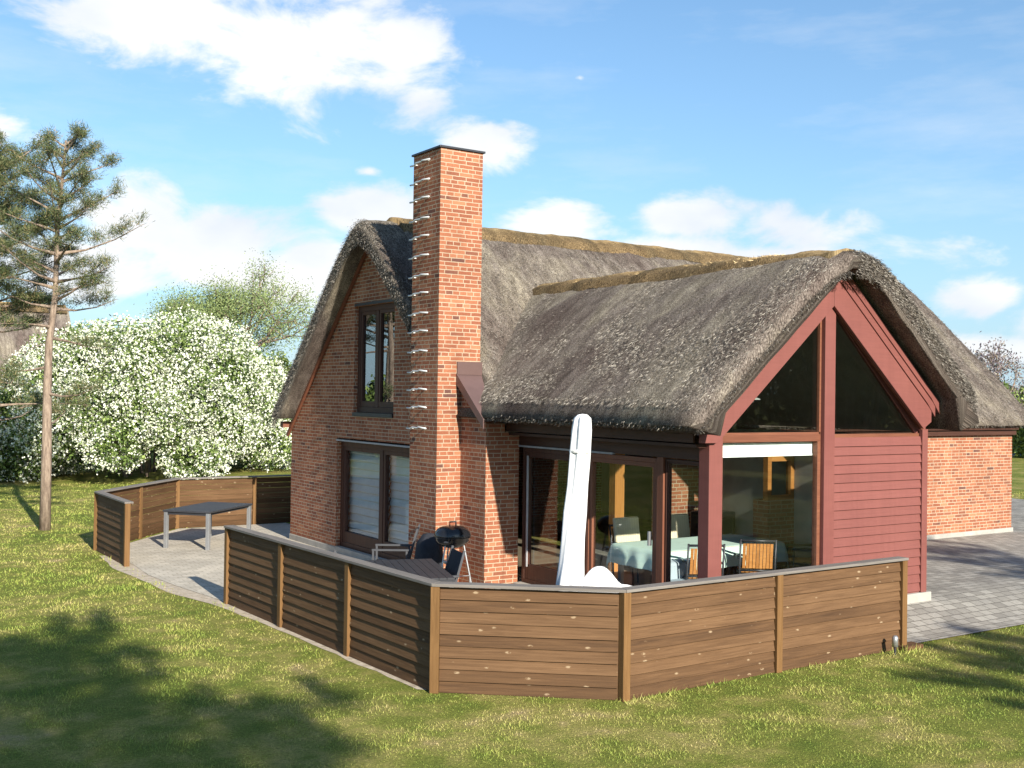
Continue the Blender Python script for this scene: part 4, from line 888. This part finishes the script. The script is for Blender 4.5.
# distant tree line beyond everything, one mass
Pn = 26000; a = rng.uniform(-.75, .85, Pn); rr_ = rng.uniform(150, 185, Pn); fx, fy = FX/math.hypot(FX, FY), FY/math.hypot(FX, FY)
hx = rr_*(fx*np.cos(a)+fy*np.sin(a)); hy = rr_*(fy*np.cos(a)-fx*np.sin(a)); prof = 5.0+np.array([1.6*noise.noise(Vector((q*14, 0, 1)))+.9*noise.noise(Vector((q*50, 0, 1))) for q in a])
fw_ = fast('distant_wood', leaves(np.stack([hx, hy, rng.uniform(0, 1, Pn)**.8*prof], 1), 1.2), 4, leafg); tag(fw_, 'low far-off belt of trees along the horizon', 'wood', kind='stuff')
# neighbour's thatched house on the left
N = thing('neighbour_house', 'neighbouring house with thatched roof half hidden by trees at the left edge', 'house', (5.0, 62, 0))
nw = MB().box(-7, 7, -3.5, 3.5, 0, 2.3); part('wall', nw, brick, N, world=False)
def nroof(o_): return [(-4.8, 1.9), (-3.5, 3.3), (-1.8, 5.6), (-.3, 7.3), (.3, 7.3), (1.8, 5.6), (3.5, 3.3), (4.8, 1.9)]
mbr = MB(); mbr.prism([(-7.6, y, z) for y, z in nroof(0)], (15.2, 0, 0)); nr = part('roof', mbr, thatch, N, world=False)
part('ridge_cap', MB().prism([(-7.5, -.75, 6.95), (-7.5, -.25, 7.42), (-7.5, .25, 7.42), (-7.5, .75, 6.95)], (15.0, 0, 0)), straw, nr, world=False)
# ------------------------------------------------------------------ grass
def in_terrace(x, y):
    wall = np.where(y > 15.4, np.where(y > 19.2, 4.93, 5.0+.0*y), 5.3+(15.27-y)*.043)
    t = (x > wall) & (y > 9.72) & (y < 24.1) & (x < 9.4)
    t |= (y > 9.80-(x-5.58)*.83) & (x >= 5.25) & (x < 7.0) & (y < 24)
    t &= ~((y > 21.5) & (y > 21.5+(x-4.99)*1.155))
    t |= (x >= 6.98) & (x < 11.42) & (y > 8.58) & (y < 24)
    t |= (x >= 11.3) & (x < 30) & (y > 8.60+.05*np.sin(x*7)) & (y < 50)
    return t
N_ = 300000; a = rng.uniform(-.62, .62, N_); u = rng.uniform(0, 1, N_); r = 5.5*(38/5.5)**(u**1.0)
x = r*(fx*np.cos(a)+fy*np.sin(a)); y = r*(fy*np.cos(a)-fx*np.sin(a)); ok = ~in_terrace(x, y); x, y, r = x[ok], y[ok], r[ok]
nearf = (np.abs(y-8.5) < .16) & (x > 6.9) & (x < 11.5)
# thinner on the worn strip beside the long fence
worn = np.exp(-((x-4.95)/.35)**2)*((y > 9)&(y < 21)); keep = rng.uniform(0, 1, len(x)) > worn*.45; x, y, r, nearf = x[keep], y[keep], r[keep], nearf[keep]
tuft = np.array([noise.noise(Vector((p*1.6, q*1.6, 3))) for p, q in zip(x, y)])
Lg = (.011+.014*rng.uniform(0, 1, len(x)))*(1+.8*np.clip(tuft*2, -.5, 1.2))*np.clip(r/9, 1, 1.9)*np.where(nearf, 1.9, 1)
Wg = .0048*np.clip(r/7, 1, 4)
Pg = np.stack([x, y, gz(x, y)-.003], 1); Dg = unit(np.stack([rng.normal(0, .55, len(x)), rng.normal(0, .55, len(x)), np.ones(len(x))], 1))
tag(fast('grass', blades(Pg, Dg, Lg, Wg), 3, blade_m), 'short patchy green and straw coloured lawn grass', 'grass', kind='stuff')
